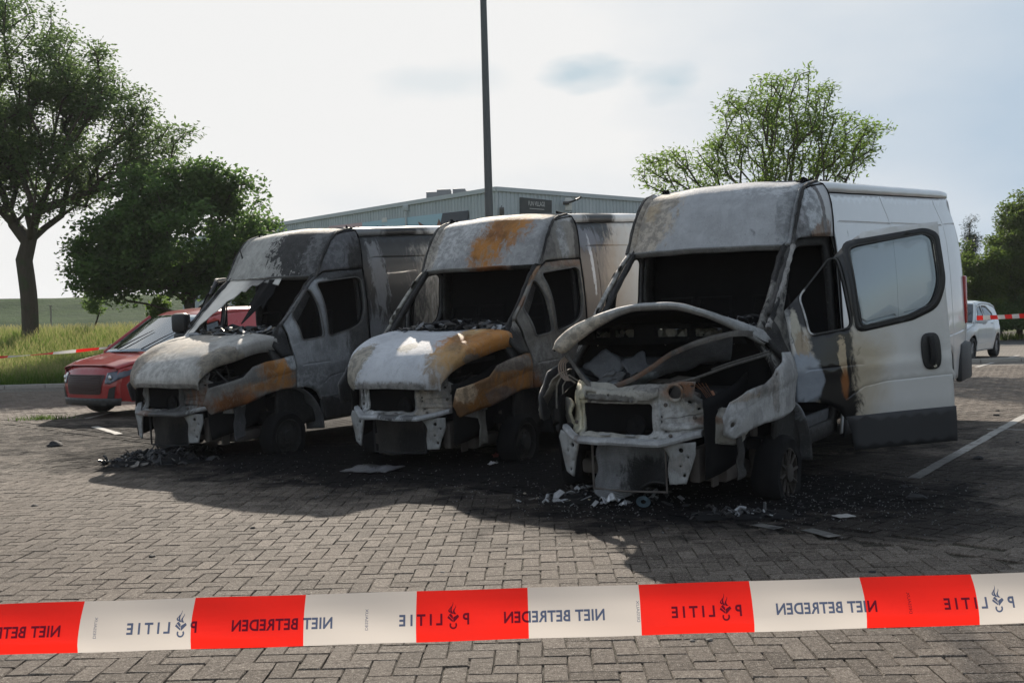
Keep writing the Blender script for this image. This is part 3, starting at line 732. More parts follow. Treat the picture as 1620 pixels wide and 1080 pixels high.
def text_mesh(txt, size=1.0, spacing=1.0, extr=0.0, bold=0.0):
    cu = bpy.data.curves.new('t', 'FONT'); cu.body = txt; cu.size = size; cu.align_x = 'CENTER'; cu.align_y = 'CENTER'; cu.space_character = spacing; cu.extrude = extr; cu.resolution_u = 4; cu.offset = bold
    ob = bpy.data.objects.new('t', cu); COL.objects.link(ob); dg = bpy.context.evaluated_depsgraph_get(); me = bpy.data.meshes.new_from_object(ob.evaluated_get(dg))
    v = [x.co.copy() for x in me.vertices]; f = [tuple(p.vertices) for p in me.polygons]
    bpy.data.objects.remove(ob); bpy.data.curves.remove(cu); bpy.data.meshes.remove(me); return v, f
def wall_text(txt, px, py, w_px, d, off, mat, parent, sx=1):
    s, z = on_wall(px, py, d, off); s2_, _ = on_wall(px + w_px, py, d, off); wd = s2_ - s; v, f = text_mesh(txt); w0 = max(p.x for p in v) - min(p.x for p in v)
    k = wd / w0; n2 = Vector((d.y, -d.x, 0)); n2 = n2 if n2.y < 0 else -n2; c = s + wd / 2
    mb = MB(); mb.add([d * (c + p.x * k) + n2 * off + Vector((0, 0, z + p.y * k * sx)) for p in v], f); mb.build('lettering', mat, parent, smooth=False)
wt = simple('sign_white', (.62, .62, .6), .5)
wall_text('FUN VILLAGE', 836, 322, 26, dr, .115, wt, s2, 1.7)
wall_panel(dr, [(838, 329.4), (861, 331.2), (861, 332), (838, 330.2)], .115, .008, wt, 'underline', s2)
s3 = sign('small square white notice high on left wall of the hall')
wall_panel(dl, [(604, 345), (612, 344), (612, 351), (604, 352)], .12, .03, wt, 'board', s3)
n2 = Vector((dl.y, -dl.x, 0)); n2 = n2 if n2.y < 0 else -n2
s, z = on_wall(643, 333, dl, .1); q = Vector((P0.x, P0.y, 0)) + dl * s + n2 * .14
mb = MB(); mb.tube([(q.x, q.y, 0), (q.x, q.y, z)], .06, 8); mb.box((q.x, q.y, z + .12), (.28, .2, .3), None, .03)
tag(mb.build('downpipe', trimm), 'rainwater pipe with hopper on left wall of the hall', 'downpipe')
n2 = Vector((dr.y, -dr.x, 0)); n2 = n2 if n2.y < 0 else -n2
s, z = on_wall(794, 334, dr, .3); q = Vector((P0.x, P0.y, 0)) + dr * s + n2 * .3
mb = MB(); mb.box((q.x, q.y, z), (.22, .2, .34), Matrix.Rotation(.4, 3, 'X'), .03); mb.tube([q + Vector((0, 0, z - .1)), q - n2 * .25 + Vector((0, 0, z - .5))], .03, 6); mb.tube([q + Vector((.0, 0, z + .25)), q - n2 * .28 + Vector((0.1, 0, z + .1))], .02, 6)
tag(mb.build('floodlight', simple('flood_grey', (.1, .1, .1), .5)), 'grey floodlight on a bracket near the corner of the hall', 'floodlight')
s, z = on_wall(899, 322, dr, .4); q = Vector((P0.x, P0.y, 0)) + dr * s + n2 * .4; cm = empty('security_camera', (q.x, q.y, z)); tag(cm, 'white camera box with dark arm on right wall of the hall', 'camera')
mb = MB(); mb.box((0, 0, -.05), (.34, .3, .62), None, .04); mb.build('housing', wt, cm)
mb = MB(); mb.tube([(-.1, -.18, .02), (.2, -.2, .08), (.55, -.25, .22), (.62, -.25, .3)], .05, 8); mb.box((-.12, -.2, 0), (.3, .12, .16), None, .03); mb.build('arm', blackpl, cm)
for i, (px, w) in enumerate(((684, 1.0), (703, 1.25), (727, 1.15), (744, .9))):
    q = at(px, 312, 61); zt = at(px, [305, 301, 300, 303][i], 61).z
    e = empty('roof_unit', (q.x, q.y, HZ - .2)); tag(e, ['leftmost boxy air handling unit on the hall roof', 'second air handling unit from left on the hall roof', 'tallest air handling unit on the hall roof', 'rightmost low air handling unit on the hall roof'][i], 'air conditioner', 'roof air units')
    mb = MB(); mb.box((0, 0, (zt - HZ) / 2 + .1), (w * .62, .9, zt - HZ + .2), None, .02); mb.build('casing', simple('unit_grey', (.25, .26, .27), .6, 0, .2, 3), e)
    mb = MB()
    for k in range(5): mb.box((0, -.46, .15 + k * (zt - HZ) / 5.5), (w * .52, .02, .025))
    mb.build('grille', blackpl, e)
q = at(578, 333, 66)
mb = MB(); mb.grid(lambda u, v: (q.x + (u - .5) * 1.8, q.y + (v - .5) * 1.6, HZ - .3 + .42 * math.sin(PI * u) ** .6 * math.sin(PI * v) ** .6), 14, 10)
tag(mb.build('roof_light', simple('dome_white', (.5, .53, .55), .4)), 'low pale dome rooflight on the hall roof', 'rooflight')

hz_m = bpy.data.materials.new('haze_air'); hz_m.use_nodes = True; hz_m.node_tree.nodes.clear()
hv = hz_m.node_tree.nodes.new('ShaderNodeVolumePrincipled'); hv.inputs['Color'].default_value = (.9, .93, 1, 1); hv.inputs['Density'].default_value = .0003; hv.inputs['Anisotropy'].default_value = .2
ho = hz_m.node_tree.nodes.new('ShaderNodeOutputMaterial'); hz_m.node_tree.links.new(hv.outputs[0], ho.inputs['Volume'])
mb = MB(); mb.box((0, 0, 9.5), (5200, 5200, 21.2)); tag(mb.build('haze', hz_m, smooth=False), kind='stuff')

# ================================================================== BURNT VANS
# van-local axes: x from the front axle to the rear, -y the near (driver's) side, z up
VANS = [(-3.4103, 12.5917, .6028, .0386), (-.7609, 11.4101, .5439, .0398), (1.2917, 8.8898, .5934, .037)]
BASEW = [(0, .92), (.35, .96), (.62, .985), (1.0, 1.0), (1.3, .995), (1.7, .985), (2.1, .955), (2.35, .91), (2.53, .86), (2.70, .835)]
XS = [(1.385, .15), (2.057, .89), (2.3, 1.03), (2.5, 1.17), (2.6, 1.27), (2.66, 1.5)]
def Wd(x, z):
    w = (interp(BASEW, z - .08) + 2 * interp(BASEW, z - .03) + 2 * interp(BASEW, z + .03) + interp(BASEW, z + .08)) / 6
    if z > 1.05: w -= .17 * math.exp(-max(x - interp(XS, max(z, 1.385)), 0) / .22) * sstep(1.05, 1.4, z)
    if x < .1: w -= .30 * ((.1 - x) / 1.05) ** 2.2 * (1 - .3 * sstep(1.05, 1.4, z))
    if x > 6.2: w -= .05 * ((x - 6.2) / .8) ** 2
    return w
def Troof(x): return Zg(x) + interp([(1.5, .13), (1.8, .12), (6.3, .12), (6.65, .105)], x)
def Zg(x): return 2.53 + .026 * (x - 1.5)
def roof_cs(x, q):
    """roof cross-section, q from -1 (near gutter) to 1"""
    p = interp([(1.5, 4.0), (1.9, 6.0)], x); a = q * PI / 2; wg = Wd(x, Zg(x)) + .005; sy = math.copysign(abs(math.sin(a)) ** (2 / p), a) if abs(a) > 1e-6 else 0
    zc = max(math.cos(a), 0) ** (2 / p)
    return wg * sy, Zg(x) + (Troof(x) - Zg(x)) * zc
SEAM = [Vector((.89, .784, 2.057)), Vector((1.03, .785, 2.30)), Vector((1.16, .78, 2.47)), Vector((1.29, .777, 2.572)), Vector((1.52, .80, 2.622))]
HOODC = [Vector(p) for p in ((.14, 0, 1.392), (-.15, 0, 1.362), (-.45, 0, 1.292), (-.68, 0, 1.205), (-.82, 0, 1.10), (-.90, 0, .98), (-.895, 0, .885))]
HOODW = [(0, .845), (.17, .825), (.34, .76), (.5, .69), (.67, .63), (.84, .57), (1, .53)]
HOODD = [(0, .19), (.17, .17), (.34, .15), (.5, .12), (.67, .08), (.84, .04), (1, .02)]
DOOR_T = [(.278, 1.165), (.278, 1.52), (.789, 1.981), (.957, 2.089), (1.15, 2.106), (1.517, 2.112), (1.522, 1.6), (1.522, .615)]
ARCH_F = [(.66, .615), (.60, .70), (.52, .755), (.42, .785), (.278, .795)]
DOOR = DOOR_T + ARCH_F
QWIN = rings([(.43, 1.315), (.405, 1.62), (.665, 1.90), (.735, 1.905), (.765, 1.345)], .05)
MWIN = rings([(.83, 1.338), (.825, 1.985), (1.40, 2.03), (1.47, 1.99), (1.48, 1.63), (1.41, 1.47), (1.22, 1.40)], .07)

def build_van(idx, cfg):
    x0, y0, th, vp = VANS[idx]; s_, c_ = math.sin(th), math.cos(th)
    root = empty('burnt_van'); tag(root, cfg['label'], 'van', 'burnt-out vans parked in a row')
    X = Vector((s_ * math.cos(vp), c_ * math.cos(vp), math.sin(vp))); Z = Vector((-s_ * math.sin(vp), -c_ * math.sin(vp), math.cos(vp))); Yv = Vector((-c_, s_, 0))
    root.matrix_world = Matrix(((X.x, Yv.x, Z.x, x0), (X.y, Yv.y, Z.y, y0), (X.z, Yv.z, Z.z, -.08), (0, 0, 0, 1)))
    rnd = random.Random(idx * 7 + 1); M = cfg['mats']; sd_ = idx + 1
    def wob(p, a, s=3.0):
        return Vector(p) + Vector((nz3(p, s, sd_), nz3(p, s, sd_ + 5), nz3(p, s, sd_ + 9))) * a
    def side(s, amp=.004, inset=0.0):
        def fn(x, z, d):
            w = Wd(x, z) - d - inset
            # pressed shapes: swage line low on the doors and body
            w += .010 * math.exp(-((z - 1.02) / .035) ** 2) * (1 if x > .3 else 0)
            w -= .012 * sstep(.72, .62, z)
            return wob((x, s * w, z), amp * (1 if x < 2.6 else .25))
        return fn
    # ---- cab sides: pillars with cowl side, doors, upper corner panels
    for s in (-1, 1):
        near = s < 0
        mb = MB(); panel(mb, [(.13, 1.385), (.89, 2.057), (.955, 2.112), (.775, 1.997), (.250, 1.53), (.250, 1.17), (.12, 1.17), (.07, 1.30)], [], side(s, .006), .05)
        mb.build('windscreen_pillar', M['pillar'], root, thick=.035, outward=(0, s, 0))
        ang = cfg['door_open'][0 if near else 1]
        # door opening: hinge pillar, B pillar and roof side seen behind or round the door
        mb = MB(); panel(mb, [(.02, .40), (.02, 1.30), (.16, 1.42), (.86, 2.075), (1.0, 2.13), (1.60, 2.14), (1.62, .36), (.40, .36)], [rings([(.44, .62), (.44, 1.50), (.88, 1.98), (1.0, 2.05), (1.44, 2.06), (1.46, .50), (.62, .50)], .06)], side(s, .006, .065), .07)
        mb.build('door_frame', M['frame_dark'], root, thick=.04, outward=(0, s, 0))
        mb = MB(); gr = [[(.30, 1.15), (.76, 1.30), (1.2, 1.36), (1.50, 1.52)]] if False else [[(.40, 1.045), (.8, 1.05)], [(.70, .80), (.82, .87), (1.0, .895), (1.52, .90)]]
        panel(mb, DOOR, [QWIN, MWIN], side(s, .004 if ang == 0 or idx < 2 else .0015), .045, gr, .010, .007)
        dm = M['door'] if near else M['far_side']
        door = mb.build('door', dm, root, thick=.03, outward=(0, s, 0), label=cfg.get('door_label') if near else cfg.get('far_door_label'))
        # inner skin gives the door its depth
        mb = MB(); panel(mb, [(.30, 1.17), (.30, 1.5), (.80, 1.95), (.96, 2.06), (1.49, 2.08), (1.50, .64), (.70, .64), (.62, .74), (.5, .80), (.3, .83)], [QWIN, MWIN], side(s, .006, .07), .07)
        mb.build('inner_panel', M['inner'], door, thick=.015, outward=(0, -s, 0))
        mb = MB(); panel(mb, [(.715, .36), (1.53, .36), (1.53, .64), (.66, .64), (.70, .5)], [], side(s, .004, -.012), .06)
        mb.build('cladding', M['cladding'] if near else soot, door, thick=.02, outward=(0, s, 0))
        # dark window surround with a light rubber edge
        mb = MB()
        for ring in (QWIN, MWIN):
            pts_ = [side(s, .004)(px, pz, -.004) for px, pz in densify(ring, .04)]; mb.tube(pts_ + [pts_[0]], .008, 5, cap=False)
        mb.build('window_seal', M['seal'] if near else soot, door)
        if near and cfg.get('handle'):
            mb = MB(); big = rings([(.785, 1.295), (.785, 2.03), (1.42, 2.075), (1.515, 2.02), (1.53, 1.62), (1.45, 1.43), (1.24, 1.355)], .08)
            panel(mb, big, [rings([(.835, 1.343), (.83, 1.98), (1.40, 2.024), (1.465, 1.985), (1.475, 1.635), (1.405, 1.475), (1.22, 1.405)], .07)], side(s, .001, -.004), .05); mb.build('window_frame', blackpl, door, thick=.012, outward=(0, -1, 0))
            mb = MB(); hx, hz = 1.36, 1.10
            prof = [(hx + .075 * math.copysign(abs(math.cos(a)) ** .6, math.cos(a)), hz + .145 * math.copysign(abs(math.sin(a)) ** .7, math.sin(a))) for a in [k * PI / 14 for k in range(28)]]
            panel(mb, prof, [], lambda x, z, d: (x, -Wd(x, z) - .022, z), .03)
            hd = mb.build('handle', blackpl, door, thick=.022, outward=(0, -1, 0))
            mb = MB(); mb.tube([(hx, -Wd(hx, hz) - .03, hz + .11), (hx + .005, -Wd(hx, hz) - .058, hz + .06), (hx + .005, -Wd(hx, hz) - .058, hz - .05), (hx, -Wd(hx, hz) - .03, hz - .10)], .026, 8); mb.build('grip', rubber, hd)
            mb = MB(); mb.lathe([(.0, -.02), (.014, -.02), (.014, .0)], (hx + .01, -Wd(hx, hz) - .028, hz - .115), 'y', 12); mb.build('lock', chrome, hd)
        if near and cfg.get('pane'):
            mb = MB(); panel(mb, MWIN, [], lambda x, z, d: (x, -Wd(x, z) + .016, z), .1); mb.build('window_pane', glass_clear, door, thick=.004, outward=(0, -1, 0))
        if ang:
            piv = Vector((.285, s * (Wd(.285, 1.0) - .01), 1.0)); A = Matrix.Rotation(math.radians(ang) * s, 4, 'Z'); tilt = Matrix.Rotation(math.radians(-cfg.get('door_tilt', 0)), 4, 'Y')
            door.matrix_local = Matrix.Translation(piv) @ A @ tilt @ Matrix.Translation(-piv)
        # sill below the door, wheel arch lip
        mb = MB(); panel(mb, [(.73, .345), (1.62, .345), (1.62, .60), (1.545, .60), (1.545, .595), (.70, .60)], [], side(s, .004, .10 if ang else .035), .08); mb.build('sill', M['sill'] if near else soot, root, thick=.03, outward=(0, s, 0))
        mb = MB(); cx, cz = .13, .27
        mb.grid(lambda u, v: (lambda a, r, yy: wob((cx + r * math.cos(a), s * yy, cz + r * math.sin(a)), .004))(PI * (.0 + .60 * u), .44 + .10 * v ** .5, .80 + .175 * v), 24, 8)
        mb.build('wheel_arch', M['arch'] if near else soot, root, thick=.02, outward=(0, s, 0))
        # upper corner panel between header seam, gutter and the door top
        bot = [(.89, 2.057), (1.0, 2.105), (1.2, 2.122), (1.55, 2.126)]
        def corner(u, v):
            bx = interp([(0, .89), (.2, .975), (.5, 1.17), (1, 1.535)], u); bz = interp([(.89, 2.065), (.975, 2.118), (1.17, 2.126), (1.535, 2.13)], bx); by = Wd(bx, bz)
            T = curve(SEAM, u)
            q = v; ky = 1 - (1 - v) * 1.0; fy = v ** 2.4; fz = math.sin(v * PI / 2) ** .95
            return wob((bx + (T.x - bx) * v, s * (by + (T.y - by) * (fy * u + v * (1 - u))), bz + (T.z - bz) * (fz * u + v * (1 - u))), .004)
        mb = MB(); mb.grid(corner, 22, 16); mb.build('roof_corner', M['corner'] if near else M['far_side'], root, thick=.02, outward=(0, s, .3))
        mb = MB(); pl = [curve(SEAM, t / 16) for t in range(17)]; mb.tube([wob((p.x - .004, s * (p.y + .004), p.z + .006), .008, 18) for p in pl], [.013 + .006 * rnd.random() for _ in pl], 6); mb.build('seam_seal', M['seamseal'], root)
        mb = MB(); pl = [corner(u / 14, .80 + .16 * (1 - u / 14) / .3) for u in range(10, 15)]; mb.tube([Vector(p) + Vector((0, s * .003, 0)) for p in pl], .008, 5)
        mb.tube([side(s)(1.537, z, -.001) for z in (.6, .9, 1.2, 1.5, 1.8, 2.1)] + [corner(1, v / 5) for v in range(6)], .010, 5); mb.build('panel_gap', soot, root)
        # ---- load bay side
        mb = MB(); rx = 5.75; arc = [(rx + .47 * math.cos(a), .33 + .47 * math.sin(a)) for a in [PI * k / 14 for k in range(15)]]
        rear = [(6.98, .40), (7.0, .9), (6.96, 1.4), (6.85, 2.0), (6.72, 2.4), (6.62, Zg(6.62))]
        top = [(x, Zg(x) - .014) for x in (6.0, 5.0, 4.0, 3.0, 2.2, 1.545)]
        outl = [(1.545, .36)] + [(rx - .47, .36)] + arc[::-1][1:-1] + [(rx + .47, .36)] + rear + top
        G = [[(1.78, 2.265), (3.46, 2.275)], [(3.53, 2.28), (5.85, 2.30)], [(3.49, 2.27), (3.36, 2.55)], [(5.95, 2.31), (5.75, 2.58)], [(5.95, 2.31), (6.70, 2.335)], [(3.42, .45), (3.49, 2.27)], [(5.62, .95), (6.9, .97)],
             [(1.75, .70), (5.2, .70)], [(1.95, 1.60), (2.12, 1.36), (2.3, 1.32), (3.3, 1.34)], [(1.95, 2.16), (1.95, 1.60)], [(3.7, 1.34), (5.4, 1.36)], [(6.05, .8), (5.95, 2.31)]]
        mb = MB(); panel(mb, outl, [], side(s, .003), .09, G, .012, .012)
        mb.build('side_panel', M['side'] if near else M['far_body'], root, thick=.012, outward=(0, s, 0))
        mb = MB(); panel(mb, [(1.6, .33), (5.2, .33), (5.2, .56), (1.6, .56)], [], side(s, 0, -.016), .2); mb.build('cladding', M['cladding'], root, thick=.015, outward=(0, s, 0))
    if idx == 2:
        mb = MB(); pl = [wob((.14 + .75 * t, -(Wd(.14 + .75 * t, 1.39 + .667 * t) + .004), 1.39 + .667 * t), .012, 14) for t in [k / 30 for k in range(31)]]
        mb.tube(pl, [.024 + .010 * nz3((k * .7, 0, 0), 1) for k in range(31)], 7); mb.build('pillar_trim', burn('pillar_flakes', (.33, .315, .30), [(SOOT, (.3, -.85, 1.5), (.12, .3, .12), 1.6, .2)], mott=.7), root)
    # ---- roof
    mb = MB(); mb.grid(lambda u, v: (lambda x: (lambda yz: wob((x, yz[0], yz[1]), .004))(roof_cs(x, v * 2 - 1)))(1.50 + 5.15 * u), 60, 44)
    mb.build('roof', M['roof'], root, thick=.012, outward=(0, 0, 1))
    # ---- header panel over the windscreen
    def header(u, v):
        t = v * 2 - 1; S = curve(SEAM, u); k = 1 - t * t
        p = Vector((S.x - .115 * k * (1 - .75 * u), t * S.y, S.z + .035 * k * u + .012 * k))
        p += Vector((.022, 0, -.022)) * math.exp(-((abs(t) - .925) / .020) ** 2) * sstep(0, .12, u) - Vector((.012, 0, -.012)) * math.exp(-((abs(t) - .965) / .015) ** 2)
        return wob(p, .007, 4)
    mb = MB(); mb.grid(header, 34, 60); mb.build('header_panel', M['header'], root, thick=.018, outward=(-1, 0, .6))
    mb = MB(); mb.grid(lambda u, v: header(0, v) + Vector((-.012 + .05 * u, 0, -.045 * u + .004)), 3, 60); mb.build('header_rail', M['rail'], root, thick=.01, outward=(-1, 0, 0))
    # ---- rear end
    mb = MB(); panel(mb, [(-.93, .45), (.93, .45), (.97, 1.0), (.93, 1.9), (.84, 2.62), (.78, 2.76), (0, 2.80), (-.78, 2.76), (-.84, 2.62), (-.93, 1.9), (-.97, 1.0)], [], lambda y, z, d: (interp([(.4, 6.98), (.9, 7.0), (1.4, 6.96), (2.0, 6.85), (2.4, 6.72), (2.8, 6.62)], z) + .03 - .05 * (y / .95) ** 2 + d, y, z), .1, [[(0, .5), (0, 2.7)], [(-.8, 1.0), (.8, 1.0)]], .01, .02)
    mb.build('rear_doors', M['far_body'], root, thick=.02, outward=(1, 0, 0))
    mb = MB(); mb.box((7.0, 0, .42), (.22, 1.96, .24), None, .06)
    for s in (-1, 1): mb.box((6.78, s * .955, .56), (.62, .10, .50), None, .045)
    mb.build('rear_bumper', cladding, root)
    for s in (-1, 1):
        mb = MB(); mb.box((6.93, s * .955, 1.35), (.12, .055, .62), None, .02); mb.build('tail_light', simple('red_lens', (.35, .012, .012), .25), root)
    # ---- insides: floor, bulkhead, firewall, engine bay, dashboard
    mb = MB(); mb.box((3.4, 0, .50), (6.9, 1.62, .08)); mb.box((3.2, .42, .36), (6.6, .09, .16)); mb.box((3.2, -.42, .36), (6.6, .09, .16)); mb.build('floor', soot, root)
    mb = MB(); panel(mb, [(-.93, .5), (.93, .5), (.95, 1.3), (.90, 2.1), (.8, 2.5), (.6, 2.64), (-.6, 2.64), (-.8, 2.5), (-.90, 2.1), (-.95, 1.3)], [], lambda y, z, d: (1.62 + .05 * nz3((y, z, 0), 3, sd_), y, z), .1); mb.build('bulkhead', soot, root, thick=.03, outward=(-1, 0, 0))
    mb = MB(); panel(mb, [(-.84, .35), (.84, .35), (.84, 1.30), (.6, 1.335), (-.6, 1.335), (-.84, 1.30)], [], lambda y, z, d: (.10 + .04 * nz3((y, z, 0), 4, sd_), y, z), .1); mb.build('firewall', soot, root, thick=.03, outward=(-1, 0, 0))
    mb = MB(); mb.box((-.20, 0, .56), (.62, .66, .5), Matrix.Rotation(.06, 3, 'Y'), .06); mb.box((-.28, .05, .90), (.5, .34, .22), Matrix.Rotation(.1, 3, 'Z'), .04); mb.box((-.1, -.44, .78), (.34, .26, .34), None, .04); mb.box((-.05, .5, .8), (.4, .28, .3), None, .04)
    for k in range(9):
        a = Vector((rnd.uniform(-.5, .0), rnd.uniform(-.6, .6), rnd.uniform(.6, 1.05))); mb.tube([a, a + Vector((rnd.uniform(-.2, .2), rnd.uniform(-.3, .3), rnd.uniform(-.05, .2))), a + Vector((rnd.uniform(-.3, .3), rnd.uniform(-.5, .5), rnd.uniform(-.2, .1)))], rnd.uniform(.008, .03), 6)
    mb.build('engine', soot2, root)
    mb = MB()
    mb.box((-.42, .36, .86), (.22, .26, .20), Matrix.Rotation(.2, 3, 'Z'), .03); mb.lathe([(.0, .12), (.07, .12), (.075, .10), (.075, -.10), (.05, -.13), (.0, -.13)], (-.42, -.30, .90), 'z', 18, Matrix.Rotation(.5, 3, 'X')); mb.tube([(-.5, -.5, .92), (-.42, -.2, 1.02), (-.35, .1, 1.0), (-.45, .4, .98)], .03, 8); mb.tube([(-.55, .1, .8), (-.5, -.1, .98), (-.3, -.25, 1.04), (-.05, -.3, 1.0)], .022, 8)
    for k in range(7):
        a = Vector((rnd.uniform(-.6, -.1), rnd.uniform(-.6, .6), rnd.uniform(.75, 1.05))); mb.tube([a, a + Vector((rnd.uniform(-.1, .15), rnd.uniform(-.15, .15), rnd.uniform(.03, .12))), a + Vector((rnd.uniform(-.1, .3), rnd.uniform(-.3, .3), rnd.uniform(-.1, .06)))], rnd.uniform(.006, .014), 5)
    mb.build('engine_parts', ironm if idx == 2 else soot2, root)
    mb = MB(); mb.grid(lambda u, v: (.16 + .50 * u, -.80 + 1.6 * v, 1.32 + .07 * math.sin(PI * u) + .05 * nz3((u, v, 0), 5, sd_) - .25 * sstep(.7, 1, u)), 16, 40); mb.build('dashboard', soot, root, thick=.03, outward=(0, 0, 1))
    # charred shards lying on the dashboard
    shards(root, rnd, cfg['shards'], lambda: (lambda y: (rnd.uniform(.12, .60), y, 1.385 + rnd.uniform(0, .10) * (1 - (y / .85) ** 2)))(rnd.uniform(-.70, .76)), cfg.get('nshard', 300))
    for k, yy in enumerate((-.42, .12, .50)):
        mb = MB()
        mb.tube([(1.18, yy - .2, .75), (1.24, yy - .2, 1.30), (1.32, yy - .16, 1.62), (1.33, yy + .16, 1.62), (1.24, yy + .2, 1.30), (1.18, yy + .2, .75)], .022, 6)
        for q in range(5): mb.tube([(1.2 + .02 * q, yy - .19, .85 + q * .16), (1.23 + .02 * q, yy, .83 + q * .16), (1.2 + .02 * q, yy + .19, .85 + q * .16)], .007, 5)
        mb.box((1.0, yy, .72), (.5, .4, .10), None, .03); mb.build('seat', soot, root)
    if cfg.get('wheel'):
        mb = MB(); c = Vector((.74, -.42, 1.30)); R = Matrix.Rotation(math.radians(-58), 3, 'Y'); ring_ = [c + R @ Vector((.205 * math.cos(a), .205 * math.sin(a), 0)) for a in [2 * PI * k / 28 for k in range(29)]]
        mb.tube(ring_, .011, 7, cap=False)
        for a in (.6, 2.5, 4.7): mb.tube([c + R @ Vector((0, 0, -.03)), c + R @ Vector((.2 * math.cos(a), .2 * math.sin(a), 0))], .009, 5)
        mb.tube([c, (.45, -.42, 1.1)], .025, 8); mb.build('steering_wheel', soot2, root)
    # ---- bonnet
    if cfg['hood'] == 'down':
        def hood(u, v):
            t = v * 2 - 1; C = curve(HOODC, u); w = interp(HOODW, u); d = interp(HOODD, u); p = 9.0; a = t * PI / 2
            sy = math.copysign(abs(math.sin(a)) ** (2 / p), a) if abs(a) > 1e-6 else 0; cz = max(math.cos(a), 0) ** (2 / p)
            xx = C.x + .13 * u * abs(sy) ** 3.0; yy = w * sy
            # at the nose the skin turns down; drop is taken along z only on top
            zz = C.z - d + d * cz + .015 * (1 - sy * sy)
            q = Vector((xx, yy, zz))
            # pressed creases running to the corners, and dents
            for sg in (-1, 1):
                cl = sg * (.52 + .75 * u); q.z -= .030 * math.exp(-((sy - cl) / .022) ** 2) * sstep(.02, .06, u) * (1 - sstep(.20, .34, u)); q.z += .016 * sstep(cl * sg - .3, cl * sg, sy * sg) * (1 - sstep(.45, .8, u))
            q.z -= .020 * math.exp(-(((u - .78) / .08) ** 2 + ((sy - .05) / .30) ** 2)) * cfg.get('dent', 1)
            return wob(q, cfg.get('hoodwob', .010), 3.5)
        mb = MB(); mb.grid(hood, 60, 90); mb.build('bonnet', M['hood'], root, thick=.016, outward=(0, 0, 1))
    # ---- near fender
    def fend(s):
        def fn(x, z, d):
            w = Wd(x, z) + .010 * math.exp(-((z - (1.0 + .1 * x)) / .03) ** 2); w -= .02 * sstep(.75, .64, z)
            return wob((x, s * (w - d), z), cfg.get('fendwob', .014), 3.2)
        return fn
    FE = cfg.get('fender') or [(.262, 1.165), (.262, .795), (.05, .80), (-.2, .76), (-.42, .69), (-.78, .62), (-.86, .74), (-.82, .90), (-.62, .945), (-.45, .99), (-.33, 1.09), (-.15, 1.125)]
    mb = MB(); panel(mb, FE, cfg.get('fender_holes', []), fend(-1), .035, [[(.25, .985), (-.3, .90), (-.7, .80)]], .014, .004); mb.build('fender', M['fender'], root, thick=.012, outward=(0, -1, 0))
    mb = MB(); panel(mb, [(.262, 1.165), (.262, .795), (.05, .80), (-.2, .76), (-.42, .69), (-.6, .70), (-.66, .90), (-.45, .99), (-.33, 1.09), (-.15, 1.125)], [], fend(1), .06); mb.build('fender', M['far_side'], root, thick=.012, outward=(0, 1, 0))
    # inner wing and strut tower
    for s in (-1, 1):
        mb = MB(); mb.grid(lambda u, v: wob((.25 - .95 * u, s * (.62 + .08 * math.sin(u * 3)), 1.08 - .16 * u - .6 * v), .02, 4), 12, 8); mb.build('inner_wing', soot, root, thick=.01, outward=(0, s, 0))
    # ---- front end carrier
    def fx(y): return -.80 + .50 * abs(y / .85) ** 2.4
    def ffn(y, z, d): return wob(wob((fx(y) + d + .05 * sstep(.95, 1.05, z) + .03 * sstep(.70, .78, z) * sstep(.3, .5, abs(y)) - .085 * sstep(.70, .63, z) * (1 - sstep(.45, .6, abs(y))), y, z), .022, 4), .010, 14)
    mb = MB()
    holes = [rings([(.385, .895), (-.235, .895), (-.235, .665), (.385, .665)], .035), [(-.41 + .055 * math.cos(a), .975 + .055 * math.sin(a)) for a in [2 * PI * k / 18 for k in range(18)]]]
    for (hy, hz, r) in ((.12, .985, .012), (-.30, .80, .010), (-.30, .77, .010), (.43, .80, .01), (.44, .74, .01), (-.50, .90, .013), (-.55, .84, .012), (-.68, .72, .014), (.45, 1.0, .012), (-.33, .70, .008), (-.45, .74, .007), (-.5, 1.02, .01)):
        holes.append([(hy + r * math.cos(a), hz + r * math.sin(a)) for a in [2 * PI * k / 8 for k in range(8)]])
    panel(mb, [(.51, 1.05), (.1, 1.045), (.06, 1.02), (-.05, 1.03), (-.2, 1.05), (-.515, 1.05), (-.525, .965), (-.60, .90), (-.70, .83), (-.79, .77), (-.82, .68), (-.70, .655), (-.6, .69), (-.45, .62), (.5, .62), (.585, .70), (.53, .85)], holes, ffn, .035, [[(.40, .92), (.1, .915), (-.22, .925)], [(-.33, .785), (-.55, .80)]], .006, .010)
    fr = mb.build('front_frame', M['frame'], root, thick=.022, outward=(-1, 0, 0))
    mb = MB(); mb.tube([(fx(-.41) - .01, -.41 + .062 * math.cos(a), .975 + .062 * math.sin(a)) for a in [2 * PI * k / 20 for k in range(21)]], .010, 6, cap=False); mb.build('rim', M['frame'], fr)
    mb = MB(); panel(mb, [(.50, .925), (-.24, .925), (-.30, .95), (-.30, 1.02), (-.05, 1.01), (.1, 1.0), (.50, 1.035)], [[(.12 + .012 * math.cos(a), .968 + .012 * math.sin(a)) for a in [2 * PI * k / 8 for k in range(8)]], rings([(.34, .955), (.24, .953), (.24, .985), (.34, .99)], .01)], lambda y, z, d: ffn(y, z, 0) + Vector((-.022, 0, .004 * nz3((y, z, 2), 9))), .03); mb.build('cross_rail', M['frame'], fr, thick=.014, outward=(-1, 0, 0))
    for y_ in (.43, -.275): mb = MB(); mb.grid(lambda u, v: ffn(y_ - .022 + .044 * u, .655 + .27 * v, 0) + Vector((-.026 * math.sin(PI * u) ** .4, 0, 0)), 6, 12); mb.build('strut', M['frame'], fr)
